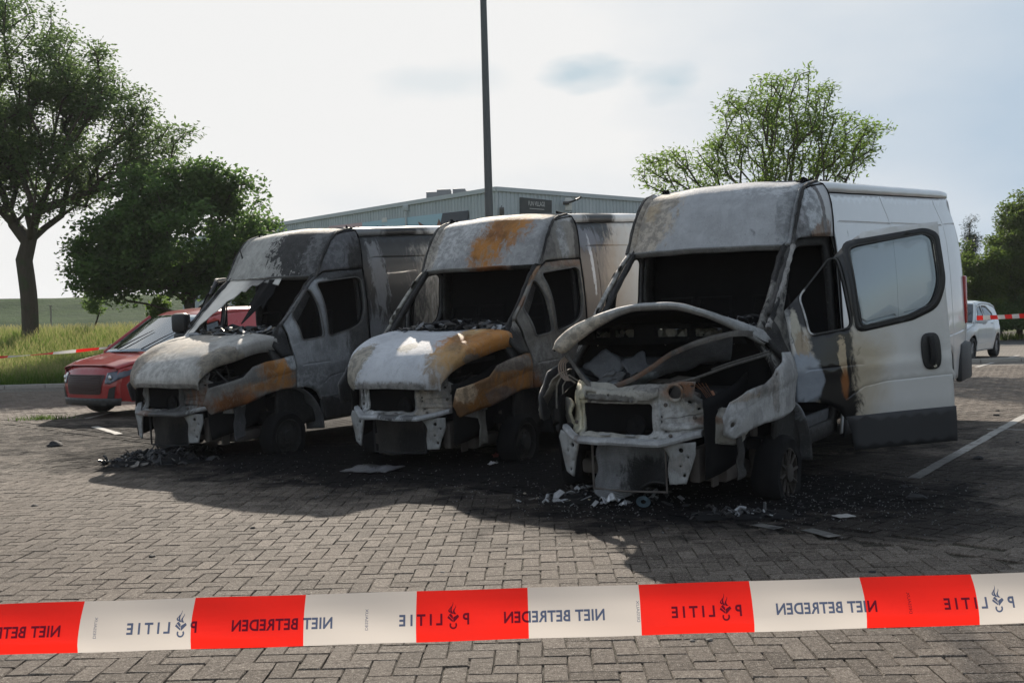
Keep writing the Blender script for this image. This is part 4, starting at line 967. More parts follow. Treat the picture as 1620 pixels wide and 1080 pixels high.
    mb = MB(); mb.grid(lambda u, v: ffn(-.33 - .30 * u, .70 + .06 * v - .02 * u, 0) + Vector((-.030 * math.sin(PI * v) ** .4, 0, 0)), 12, 6)
    mb.build('strut', M['frame'], fr)
    mb = MB()
    for hy, hz in ((.48, .98), (.30, .91), (-.1, 1.0), (-.34, .88), (-.46, .95), (-.52, .78), (-.60, .80), (-.66, .76), (.50, .72), (-.38, .66)): 
        q = ffn(hy, hz, 0); mb.lathe([(.0, -.02), (.009, -.02), (.010, -.012), (.016, -.010), (.016, -.002)], q, 'x', 8)
    o_ = mb.build('bolts', ironm, fr); o_['kind'] = 'stuff'
    # headlamp carriers: crumpled tabs at both corners
    mb = MB(); panel(mb, [(.52, .87), (.60, .90), (.72, .89), (.76, .80), (.70, .72), (.62, .66), (.55, .68)], [[(.62 + .018 * math.cos(a), .79 + .03 * math.sin(a)) for a in [2 * PI * k / 10 for k in range(10)]]], lambda y, z, d: wob((fx(y) - .02, y, z), .03, 9), .025); mb.build('lamp_carrier', M['frame'], root, thick=.02, outward=(-1, 0, 0))
    mb = MB(); panel(mb, [(-.60, .82), (-.74, .86), (-.82, .78), (-.84, .66), (-.76, .58), (-.64, .60), (-.60, .68)], [[(-.73 + .015 * math.cos(a), .74 + .02 * math.sin(a)) for a in [2 * PI * k / 8 for k in range(8)]]], lambda y, z, d: wob((fx(y) - .05, y, z), .045, 8), .025); mb.build('lamp_carrier', M['frame'], root, thick=.02, outward=(-1, 0, 0))
    mb = MB(); pl = [(fx(.55) + .06, .55, 1.03), (fx(.62), .66, 1.08), (fx(.68), .74, 1.0), (fx(.7) + .02, .78, .90), (fx(.7), .80, .78)]
    mb.tube([wob(p, .03, 6) for p in pl], .008, 5); mb.tube([wob(Vector(p) + Vector((0, -.05, 0)), .03, 6) for p in pl[:4]], .006, 5); mb.build('trim_wire', M['frame'], root)
    # crash beam
    pts_ = []
    for k in range(25):
        y = .60 - 1.20 * k / 24; bend = max(0, abs(y + .0) - .36); pts_.append((-.905 + .75 * bend + .05 * (y / .6) ** 2, y, .615 + .25 * bend))
    mb = MB(); sec = [(-.030, -.030), (-.038, -.005), (-.024, .026), (.035, .034), (.05, -.02), (.0, -.036)]
    vs_ = [wob((p[0] + a, p[1], p[2] + b * .78), .010, 6) for p in pts_ for a, b in sec]; n_ = len(sec)
    mb.add(vs_, [(i * n_ + k, i * n_ + (k + 1) % n_, (i + 1) * n_ + (k + 1) % n_, (i + 1) * n_ + k) for i in range(len(pts_) - 1) for k in range(n_)] + [tuple(range(n_)), tuple(range(len(vs_) - n_, len(vs_)))])
    for (y, w_) in ((.12, .09), (-.10, .08)): mb.box((-.875, y, .662), (.03, w_, .012), None, .005)
    mb.build('crash_beam', M['beam'], root, sharp=25)
    # hanging brackets
    for s, ol in ((-1, [(-.30, .60), (-.57, .61), (-.575, .52), (-.50, .30), (-.375, .295), (-.37, .40), (-.385, .50), (-.35, .555)]), (1, [(.40, .60), (.60, .66), (.62, .60), (.545, .34), (.47, .30), (.44, .45)])):
        hl = [[(yy + r * math.cos(a), zz + r * math.sin(a)) for a in [2 * PI * k / 8 for k in range(8)]] for yy, zz, r in ((s * .47, .55, .018), (s * .46, .43, .008), (s * .49, .36, .012), (s * .52, .5, .008))]
        mb = MB(); panel(mb, ol, hl, lambda y, z, d: wob((-.80 + .3 * max(0, abs(y) - .4), y, z), .008, 8), .025); mb.build('bumper_bracket', M['bracket'], root, thick=.016, outward=(-1, 0, 0))
    # radiators
    def fins(mb, y0_, y1_, z0_, z1_, x_, amp):
        ny, nz_ = 40, 60
        mb.grid(lambda u, v: (x_ + .006 * (int(v * nz_) % 2) + amp * nz3((u, v, 0), 2.5, sd_), y0_ + (y1_ - y0_) * u + amp * .8 * nz3((v, u, 3), 2, sd_), z0_ + (z1_ - z0_) * v + amp * (1 - v) * 1.4 * math.sin(u * 5 + 1)), ny, nz_)
    mb = MB(); fins(mb, -.34, .27, .25 if idx != 2 else .22, .575, -.76, .02 if idx < 2 else .06); rad_ = mb.build('radiator', M['radiator'], root, thick=.03, outward=(-1, 0, 0))
    mb = MB(); zb = .25 if idx != 2 else .22
    mb.tube([(-.785, .285, zb), (-.785, .285, .58)], .010, 6); mb.tube([(-.785, -.345, zb + .01), (-.785, -.345, .58)], .008, 6); mb.tube([(-.785, .29, zb), (-.79, 0, zb - .005), (-.785, -.35, zb + .01)], .009, 6); mb.build('edge', soot2 if idx < 2 else ironm, rad_)
    mb = MB(); fins(mb, -.23, .38, .665, .90, -.70, .01); mb.lathe([(.0, -.78), (.02, -.78), (.025, -.765), (.07, -.765), (.075, -.78), (.085, -.78), (.085, -.74)], (0, -.09, .72), 'x', 24); mb.build('cooling_pack', soot, root, thick=.01)
    # ---- wheels
    rw_ = 5.75
    for (wx, s, kind) in ((.12, -1, 'f'), (.12, 1, 'f'), (rw_, -1, 'r'), (rw_, 1, 'r')):
        cz = .255 if kind == 'f' else .33; wobj = empty('wheel'); wobj.parent = root; yc = s * .87
        burnt = kind == 'f'; R_ = (cfg.get('tyre_r', .285) if burnt else .345)
        gz = lambda x: -(x * math.sin(vp)) + .088
        mb = MB(); mb.lathe([(.20, -.10), (R_ - .03, -.105), (R_ - .008, -.08), (R_, -.05), (R_, .05), (R_ - .008, .08), (R_ - .03, .105), (.20, .10), (.20, -.10)], (wx, yc, cz), 'y', 48)
        if burnt: mb.map(lambda p: Vector((p.x, p.y, max(p.z, gz(p.x) + .002))) + Vector((nz3(p, 9, 1), nz3(p, 9, 2), 0)) * .012)
        else: mb.map(lambda p: Vector((p.x, p.y, max(p.z, gz(p.x) + .002))))
        mb.build('tyre', soot if burnt else rubber, wobj)
        o = s * .075; mb = MB()
        mb.lathe([(.205, 0), (.205, o), (.19, o), (.185, o * .3), (.15, o * .15), (.13, o * .6), (.075, o * .7), (.07, o * 1.2), (.045, o * 1.25), (.0, o * 1.25)], (wx, yc + s * .02, cz), 'y', 40)
        for k in range(10):
            a = 2 * PI * k / 10
            if cfg.get('alloy'):
                mb.tube([(wx + .06 * math.cos(a), yc + s * .085, cz + .06 * math.sin(a)), (wx + .19 * math.cos(a + .08), yc + s * .095, cz + .19 * math.sin(a + .08))], .013, 5)
            else: mb.lathe([(.0, s * .012), (.012, s * .012), (.012, 0)], (wx + .10 * math.cos(a), yc + s * .068, cz + .10 * math.sin(a)), 'y', 8)
        mb.build('rim', M['rimm'] if burnt else simple('rim_silver', (.25, .25, .26), .45, .5), wobj)
    mb = MB(); mb.tube([(.12, -.85, .25), (.12, .85, .25)], .05, 8); mb.box((-.1, 0, .30), (.5, 1.3, .12), None, .03); mb.tube([(.12, -.7, .3), (.16, -.66, .85)], .055, 10); mb.tube([(.12, .7, .3), (.16, .66, .85)], .055, 10)
    mb.box((-.52, -.52, .42), (.30, .09, .26), None, .02); mb.box((-.48, -.60, .38), (.10, .02, .28)); mb.build('axle', ironm, root)
    # liner plate hanging ahead of the front wheel
    mb = MB(); panel(mb, [(-.52, .30), (-.38, .32), (-.36, .64), (-.50, .66), (-.48, .5)], [], lambda x, z, d: wob((x, -.80, z), .03, 9), .03); mb.build('liner_plate', M['pillar'], root, thick=.012, outward=(0, -1, 0))
    return root

def shard_mesh(mb, rnd, c, r, tilt=.7, th=.006):
    n = rnd.choice((4, 5, 6)); a0 = rnd.uniform(0, 6.28); R = Matrix.Rotation(rnd.uniform(-tilt, tilt), 3, 'X') @ Matrix.Rotation(rnd.uniform(-tilt, tilt), 3, 'Y')
    e = rnd.uniform(.4, 1)
    P = [Vector((r * rnd.uniform(.6, 1.1) * math.cos(a0 + 2 * PI * k / n), e * r * rnd.uniform(.6, 1.1) * math.sin(a0 + 2 * PI * k / n), rnd.uniform(-.1, .1) * r)) for k in range(n)]
    up = R @ Vector((0, 0, th)); T = [Vector(c) + R @ p for p in P]; B2 = [p - up for p in T]
    mb.add(T + B2, [tuple(range(n)), tuple(range(n, 2 * n))[::-1]] + [(i, (i + 1) % n, n + (i + 1) % n, n + i) for i in range(n)])
def shards(root, rnd, mats, pos, n):
    for mi, (mat, frac, rr) in enumerate(mats):
        mb = MB()
        for _ in range(int(n * frac)): shard_mesh(mb, rnd, pos(), rnd.uniform(*rr))
        o = mb.build('charred_debris', mat, root, smooth=False); o['kind'] = 'stuff'

# ---- burn patterns, a few with warm sun painted in (van-local coordinates)
TANW = (.40, .34, .27)
def mats_for(i):
    d = {}
    n = 'van%d_' % i; dk = (.055, .056, .060)
    if i == 0:
        d['header'] = burn(n + 'header', (.44, .43, .40), [(CHAR, (1.15, -.55, 2.4), (.6, .62, .5), .9, .12), ((.20, .20, .205), (1.2, -.70, 2.35), (.5, .22, .5), 1.2, .3, .5)])
        d['hood'] = burn(n + 'hood', (.44, .425, .40), [(TANW, (-.3, .3, 1.3), (.5, .45, .3), .9, .4, .6), ((.20, .17, .13), (-.5, -.65, 1.15), (.3, .2, .2), .8, .3, .8), ((.50, .49, .47), (-.75, .1, 1.1), (.25, .5, .2), .8, .3, .5), ((.20, .16, .12), (-.7, .5, 1.1), (.25, .15, .3), .8, .3, .7), ((.15, .14, .13), (-.85, -.1, .9), (.1, .6, .05), .5, .3, .8)])
        d['fender'] = burn(n + 'fender', (.20, .195, .185), [(RUST, (-.02, -.97, 1.03), (.22, .3, .14), .8, .35), (RUST, (-.1, -.97, .86), (.4, .3, .06), .7, .5, .8), (RUST2, (-.55, -.9, .7), (.3, .3, .12), .8, .4), ((.3, .31, .32), (.22, -.97, 1.1), (.1, .3, .1), .8, .3)])
        d['door'] = burn(n + 'door', (.28, .29, .305), [(CHAR, (1.45, -.96, 1.5), (.30, .3, .8), .8, .5, .75), (SOOT, (1.2, -.95, 2.06), (.6, .3, .06), .7, .4, .8), ((.30, .31, .325), (.5, -.98, .85), (.35, .3, .14), .5, .4, .7), (CHAR, (1.4, -.98, .72), (.4, .3, .15), .7, .5, .8)])
        d['pillar'] = burn(n + 'pillar', (.075, .075, .08), [((.16, .16, .165), (.5, -.85, 1.72), (.35, .3, .25), .9, .4, .6), (SOOT, (.15, -.9, 1.25), (.25, .3, .2), .6, .4)])
        d['corner'] = burn(n + 'corner', (.105, .105, .115), [((.17, .175, .19), (1.2, -.85, 2.3), (.2, .3, .2), .8, .4, .6), (CHAR, (1.5, -.9, 2.2), (.2, .3, .3), .8, .4)])
        d['side'] = burn(n + 'side', WHITE, [((.30, .25, .18), (1.5, -.95, 2.0), (1.9, 1, 1.6), .8, .3, .7), (CHAR, (1.5, -.95, 2.1), (1.25, 1, 1.9), .7, .28), (SOOT, (1.9, -.95, 2.62), (1.5, .5, .25), .4, .2), ((.28, .28, .29), (1.82, -.95, 2.0), (.14, 1, .5), 1.5, .25, .7), ((.24, .25, .27), (1.7, -1, 1.1), (.30, 1, .5), 1.1, .4, .8)], .5, .1, .12, .1)
        d['roof'] = burn(n + 'roof', WHITE, [(SOOT, (1.8, -.8, 2.65), (1.15, 1.0, .3), .5, .18), (ASH, (1.6, -.85, 2.6), (.45, .3, .12), .8, .3, .4)], .5, .1, .1, .1)
        d['frame'] = burn(n + 'frame', (.26, .26, .255), [(SOOT, (-.8, -.15, .9), (.3, .35, .35), .8, .3, .7), (RUST2, (-.6, -.65, .78), (.3, .25, .15), .9, .4, .7)])
        d['beam'] = burn(n + 'beam', (.38, .385, .39), [(CHAR, (-.9, -.15, .6), (.3, .35, .2), .9, .3, .8), (RUST2, (-.9, .2, .6), (.1, .1, .1), .8, .4, .6)])
        d['arch'] = burn(n + 'arch', (.15, .15, .155), [(SOOT, (-.2, -.97, .6), (.35, .3, .5), .6, .3)]); d['sill'] = burn(n + 'sill', (.20, .21, .22), [(CHAR, (1.3, -1, .5), (.5, .3, .3), .9, .5, .7)])
        d['rail'] = burn(n + 'rail', (.13, .13, .13), [((.4, .39, .37), (.85, .5, 2.05), (.3, .6, .2), .6, .3)])
    elif i == 1:
        d['header'] = burn(n + 'header', (.375, .375, .38), [((.50, .50, .50), (1.1, .45, 2.4), (.3, .5, .4), 1.1, .4, .6), (RUST, (.98, -.08, 2.2), (.28, .22, .28), .9, .35), (RUST, (1.2, -.25, 2.48), (.3, .26, .28), .9, .35), (RUST2, (1.1, -.15, 2.35), (.12, .1, .2), 1.2, .4, .7), ((.30, .21, .10), (1.4, -.1, 2.65), (.15, .7, .1), .9, .4, .7), (TANW, (1.1, .72, 2.3), (.5, .1, .5), .7, .4, .6)])
        d['hood'] = burn(n + 'hood', (.55, .565, .60), [(RUST, (-.15, -.72, 1.32), (.75, .42, .35), .55, .16), ((.34, .22, .10), (-.6, -.55, 1.1), (.3, .2, .25), .9, .3, .8), ((.27, .24, .19), (-.7, .52, 1.15), (.3, .14, .3), 1.0, .2, .9), ((.25, .24, .2), (-.52, .0, 1.27), (.10, .12, .1), 1.2, .15, .8), ((.22, .21, .2), (-.88, 0, .88), (.06, .7, .09), .8, .4, .9), ((.13, .12, .11), (-.45, -.70, 1.16), (.12, .1, .06), 1.0, .3, .8), ((.55, .40, .20), (.0, -.45, 1.37), (.2, .12, .1), .8, .5, .6)], busy=.55, mott=.14)  # last pale orange patch paints a sunlit stripe beside the rust
        d['fender'] = burn(n + 'fender', (.22, .115, .05), [(RUST, (-.1, -.97, .90), (.30, .3, .12), .9, .35), (RUST, (-.5, -.9, .75), (.22, .3, .1), .9, .35), ((.15, .13, .11), (-.1, -.97, 1.08), (.35, .3, .07), .9, .35, .9), ((.11, .10, .10), (-.3, -.95, .78), (.2, .3, .1), 1.1, .3, .7), ((.45, .33, .22), (-.72, -.8, .85), (.12, .2, .1), .8, .4)])
        d['door'] = burn(n + 'door', (.155, .145, .13), [(CHAR, (1.3, -.96, 1.0), (.5, .3, .6), .8, .4, .8), ((.24, .22, .19), (.9, -.9, 1.9), (.8, .3, .35), 1.0, .5, .6), (RUST2, (.3, -.97, .85), (.14, .3, .14), .9, .4), ((.19, .19, .185), (.55, -.98, 1.05), (.3, .3, .2), .9, .4, .7), (RUST2, (1.2, -.96, 2.08), (.5, .3, .04), .9, .4, .5)])
        d['pillar'] = burn(n + 'pillar', (.21, .20, .18), [(RUST, (.75, -.8, 1.95), (.14, .2, .14), 1.0, .4, .7), ((.38, .37, .33), (.35, .85, 1.6), (.6, .2, .5), .8, .4, .6), (SOOT, (.14, -.9, 1.22), (.24, .3, .22), .6, .4, .9), (RUST2, (.45, -.8, 1.65), (.08, .2, .1), 1, .4, .7)])
        d['corner'] = burn(n + 'corner', (.235, .23, .215), [((.33, .35, .37), (1.25, -.85, 2.2), (.07, .3, .3), .9, .4, .7), ((.13, .125, .12), (1.0, -.8, 2.3), (.15, .3, .3), 1, .4, .7), ((.45, .45, .45), (1.45, -.8, 2.62), (.3, .2, .08), .7, .3, .7), (CHAR, (1.5, -.9, 2.25), (.06, .3, .4), .8, .4, .8)])
        d['side'] = burn(n + 'side', (.60, .58, .54), [((.34, .25, .17), (1.5, -.95, 2.0), (1.15, 1, 1.6), .5, .4, .85), ((.13, .10, .08), (1.5, -.95, 2.1), (.62, 1, 2.0), .6, .35, .95), (SOOT, (1.6, -.95, 2.48), (.85, .5, .26), .7, .25), ((.62, .62, .63), (1.82, -.95, 2.05), (.035, 1, .28), 1.7, .12, .95), ((.20, .21, .25), (1.8, -.95, 2.35), (.3, 1, .12), 1.4, .3, .6)], .5, .1, .12, .1)
        d['roof'] = burn(n + 'roof', WHITE, [(SOOT, (1.95, -.8, 2.62), (.72, 1.2, .3), .35, .12), ((.36, .36, .36), (1.55, -.8, 2.6), (.32, .4, .2), .8, .25, .9)], .5, .1, .1, .1)
        d['frame'] = burn(n + 'frame', (.31, .305, .295), [((.50, .51, .52), (-.85, .45, .75), (.3, .25, .25), .8, .4), (RUST2, (-.55, -.7, .75), (.2, .16, .12), .9, .4, .6), (CHAR, (-.75, -.4, .95), (.2, .3, .1), .9, .4, .6), (TANW, (-.8, -.45, .75), (.2, .2, .15), .9, .4, .5)])
        d['beam'] = burn(n + 'beam', (.42, .43, .45), [(CHAR, (-.9, .0, .64), (.1, .12, .05), 1.2, .3, .8), (CHAR, (-.9, -.25, .64), (.1, .08, .05), 1.2, .3, .7)])
        d['arch'] = soot2; d['sill'] = burn(n + 'sill', (.10, .095, .09), [])
        d['rail'] = burn(n + 'rail', (.36, .36, .35), [(RUST2, (.85, -.2, 2.05), (.2, .25, .1), .7, .4), (CHAR, (.9, -.65, 2.05), (.2, .2, .1), .7, .4)])
    else:
        d['header'] = burn(n + 'header', (.42, .43, .45), [(TANW, (1.1, .62, 2.35), (.5, .28, .5), .9, .4, .8), ((.42, .30, .16), (1.15, .60, 2.4), (.12, .08, .12), 1.2, .4, .5), ((.21, .215, .23), (.93, -.25, 2.12), (.06, .4, .07), 1.3, .4, .7), ((.24, .25, .26), (1.1, -.70, 2.4), (.4, .10, .4), .6, .3, .7), ((.52, .53, .55), (1.3, -.45, 2.58), (.2, .3, .12), .9, .4, .5)], mott=.16, busy=.45)
        d['hood'] = burn(n + 'hood', (.40, .40, .40), [((.56, .50, .42), (-.6, .5, 1.45), (.4, .35, .3), .7, .4, .8), ((.24, .25, .26), (-.4, -.8, 1.4), (.6, .3, .3), 1.0, .4, .5)], mott=.2)  # warm pale patch paints sunlight on the far end of the bonnet
        d['fender'] = burn(n + 'fender', (.42, .42, .425), [((.17, .155, .145), (-.3, -.9, 1.0), (.22, .3, .10), 1.1, .4, .7), ((.42, .43, .45), (-.7, -.8, .8), (.2, .3, .12), .8, .4, .5), ((.22, .20, .185), (-.15, -.95, .95), (.06, .3, .2), 1.0, .4, .7), ((.26, .20, .14), (-.62, -.85, .93), (.3, .3, .03), 1.0, .5, .5)])
        d['door'] = burn(n + 'door', WHITE, [((.42, .34, .22), (.62, -.98, 1.0), (.36, .3, .50), .5, .45, .8), (SOOT, (.60, -.98, 1.0), (.17, .4, 1.2), .75, .16), (SOOT, (.34, -.94, 1.30), (.05, .3, .10), 1.2, .2), ((.42, .33, .22), (.665, -.98, 1.15), (.035, .3, .14), 1.6, .15), ((.27, .10, .03), (.67, -.98, .90), (.03, .3, .10), 1.0, .4, .9), ((.255, .285, .335), (.33, -.98, .97), (.155, .4, .23), .5, .10), (SOOT, (.60, -.94, 1.80), (.42, .3, .47), .25, .08), (SOOT, (1.17, -.94, 1.70), (.30, .3, .34), .1, .06), ((.45, .42, .34), (.335, -.93, 1.36), (.035, .3, .17), .8, .15), ((.30, .22, .13), (.36, -.93, 1.25), (.05, .3, .1), 1.3, .3, .8)], .34, .5, .04, .04)
        d['pillar'] = burn(n + 'pillar', (.045, .043, .042), [((.38, .37, .35), (.5, .82, 1.70), (.6, .2, .6), .7, .3, .8), (SOOT, (.16, -.95, 1.25), (.3, .12, .2), .6, .3, .8)])
        d['corner'] = burn(n + 'corner', (.50, .51, .53), [((.16, .10, .07), (1.18, -.88, 2.17), (.30, .3, .16), .9, .2), (SOOT, (.98, -.85, 2.13), (.16, .3, .14), .7, .25), ((.11, .10, .10), (1.37, -.86, 2.45), (.035, .3, .34), 1.3, .25), ((.40, .42, .45), (1.16, -.83, 2.38), (.16, .3, .2), .5, .2), ((.20, .20, .21), (1.05, -.8, 2.30), (.1, .1, .3), .8, .35, .7)], .5, .15, .15, .2, busy=.35)
        d['side'] = burn(n + 'side', (.62, .63, .65), [(SOOT, (1.56, -.95, 2.2), (.03, .3, .25), 1.2, .3, .8)], .36, .55, .02, .02)
        d['roof'] = burn(n + 'roof', (.62, .63, .65), [((.12, .11, .10), (1.52, -.85, 2.62), (.05, .5, .16), 1.1, .25)], .34, .5, .02, .02)
        d['frame'] = burn(n + 'frame', (.36, .345, .31), [(SOOT, (-.7, -.55, .95), (.3, .14, .10), 1.1, .4, .75), (CHAR, (-.8, .1, .93), (.2, .3, .03), 1.0, .4, .7), ((.52, .48, .33), (-.75, .48, .85), (.3, .12, .3), .9, .4, .6), ((.47, .48, .50), (-.8, -.35, .75), (.3, .3, .15), .9, .4, .5), (RUST2, (-.7, -.42, 1.0), (.2, .10, .08), .9, .4, .7), (RUST2, (-.6, -.62, .76), (.15, .14, .03), 1.0, .4, .7), ((.20, .19, .18), (-.78, -.2, 1.02), (.2, .15, .04), 1.1, .4, .8)])  # yellowish far-side patch paints warm sunlight onto the frame
        d['beam'] = burn(n + 'beam', (.36, .365, .375), [((.16, .14, .13), (-.9, .36, .62), (.1, .02, .1), .9, .4, .7)], mott=.35)
        d['arch'] = burn(n + 'arch', (.10, .10, .105), [((.30, .32, .36), (.3, -.95, .7), (.3, .3, .12), .7, .3, .8)])
        d['sill'] = burn(n + 'sill', (.09, .095, .105), [(ASH, (.75, -1, .5), (.06, .3, .12), .8, .3)])
        d['rail'] = burn(n + 'rail', (.25, .255, .26), [])
    d['far_side'] = burn(n + 'far_side', (.10, .10, .105), [((.25, .25, .25), (.5, .9, 1.5), (.5, .3, .5), 1.0, .4, .5)])
    d['far_body'] = burn(n + 'far_body', (.60, .61, .62), [(CHAR, (1.5, .95, 2.0), (.9, .6, 1.6), .8, .3)], .45, .3, .06, .06) if i else burn(n + 'far_body', (.58, .58, .57), [(CHAR, (1.5, .95, 2.0), (1.4, .6, 1.6), .8, .3)], .45, .3, .06, .06)
    d['inner'] = soot; d['frame_dark'] = burn(n + 'door_frame', (.028, .027, .027), [((.26, .25, .23), (.32, -.9, 1.55), (.30, .3, .5), 2.0, .1, .7)] if i == 2 else [], mott=.6); d['cladding'] = cladding if i == 2 else burn(n + 'cladding', (.12, .12, .125), [(CHAR, (1.5, -1, .5), (1.2, .6, .4), .8, .4, .8)])
    d['seal'] = burn(n + 'seal', (.16, .155, .15), [], mott=.5) if i < 2 else burn(n + 'seal', (.05, .05, .05), [((.5, .5, .5), (.42, -.94, 1.5), (.05, .2, .35), .8, .3)], .5)
    d['seamseal'] = burn(n + 'seamseal', (.10, .095, .09), [(SOOT, (1.2, -.8, 2.5), (.6, .4, .4), 1.2, .4, .8)], mott=.6)
    d['bracket'] = burn(n + 'bracket', (.34, .345, .345), [((.2, .18, .16), (-.8, 0, .45), (.3, .6, .1), 1.1, .4, .5)])
    d['radiator'] = burn(n + 'radiator', (.05, .045, .04) if i < 2 else (.22, .225, .235), [(SOOT, (-.76, -.2, .3), (.3, .25, .2), .7, .4, .9)], .5)
    d['rimm'] = burn(n + 'rimm', (.035, .034, .034) if i < 2 else (.05, .042, .036), [], .7)
    return d
greyshard = burn('grey_shard', (.33, .34, .36), [], .5, mott=.5); blackshard = simple('black_shard', (.018, .018, .02), .35, 0, .4, 30, .4, 0, .5); tanshard = simple('tan_shard', (.35, .30, .23), .7, 0, .4, 10)
CF = [dict(label='leftmost of the three burnt-out vans, soot-streaked with sagging windscreen and wing mirror', mats=mats_for(0), door_open=(0, 25), hood='down', shards=[(greyshard, .34, (.05, .13)), (blackshard, .5, (.04, .13)), (tanshard, .12, (.03, .07))], dent=1.2, hoodwob=.016, far_door_label='open burnt passenger door'),
      dict(label='middle burnt-out van with rust-orange patches on bonnet, fender and roof front', mats=mats_for(1), door_open=(0, 0), hood='down', shards=[(greyshard, .12, (.03, .09)), (blackshard, .8, (.04, .12))], dent=.8, hoodwob=.010),
      dict(label='rightmost burnt-out van with buckled raised bonnet and wide open driver door', mats=mats_for(2), door_open=(57, 0), door_tilt=3.1, hood='up', shards=[(greyshard, .30, (.03, .10)), (blackshard, .5, (.03, .10))], handle=True, pane=True, wheel=True, alloy=True, tyre_r=.30, fendwob=.022, door_label='open white driver door scorched along its front edge',
           fender=[(.262, 1.20), (.262, .775), (.17, .74), (.0, .715), (-.3, .70), (-.62, .63), (-.72, .67), (-.76, .80), (-.70, .90), (-.52, .97), (-.30, 1.00), (-.18, 1.05), (-.10, 1.10), (.02, 1.13), (.12, 1.20)], fender_holes=[[(-.66 + .03 * math.cos(a), .745 + .022 * math.sin(a)) for a in [2 * PI * k / 9 for k in range(9)]], [(-.12 + .014 * math.cos(a), 1.06 + .012 * math.sin(a)) for a in [2 * PI * k / 9 for k in range(9)]]])]
VR = [build_van(i, c) for i, c in enumerate(CF)]

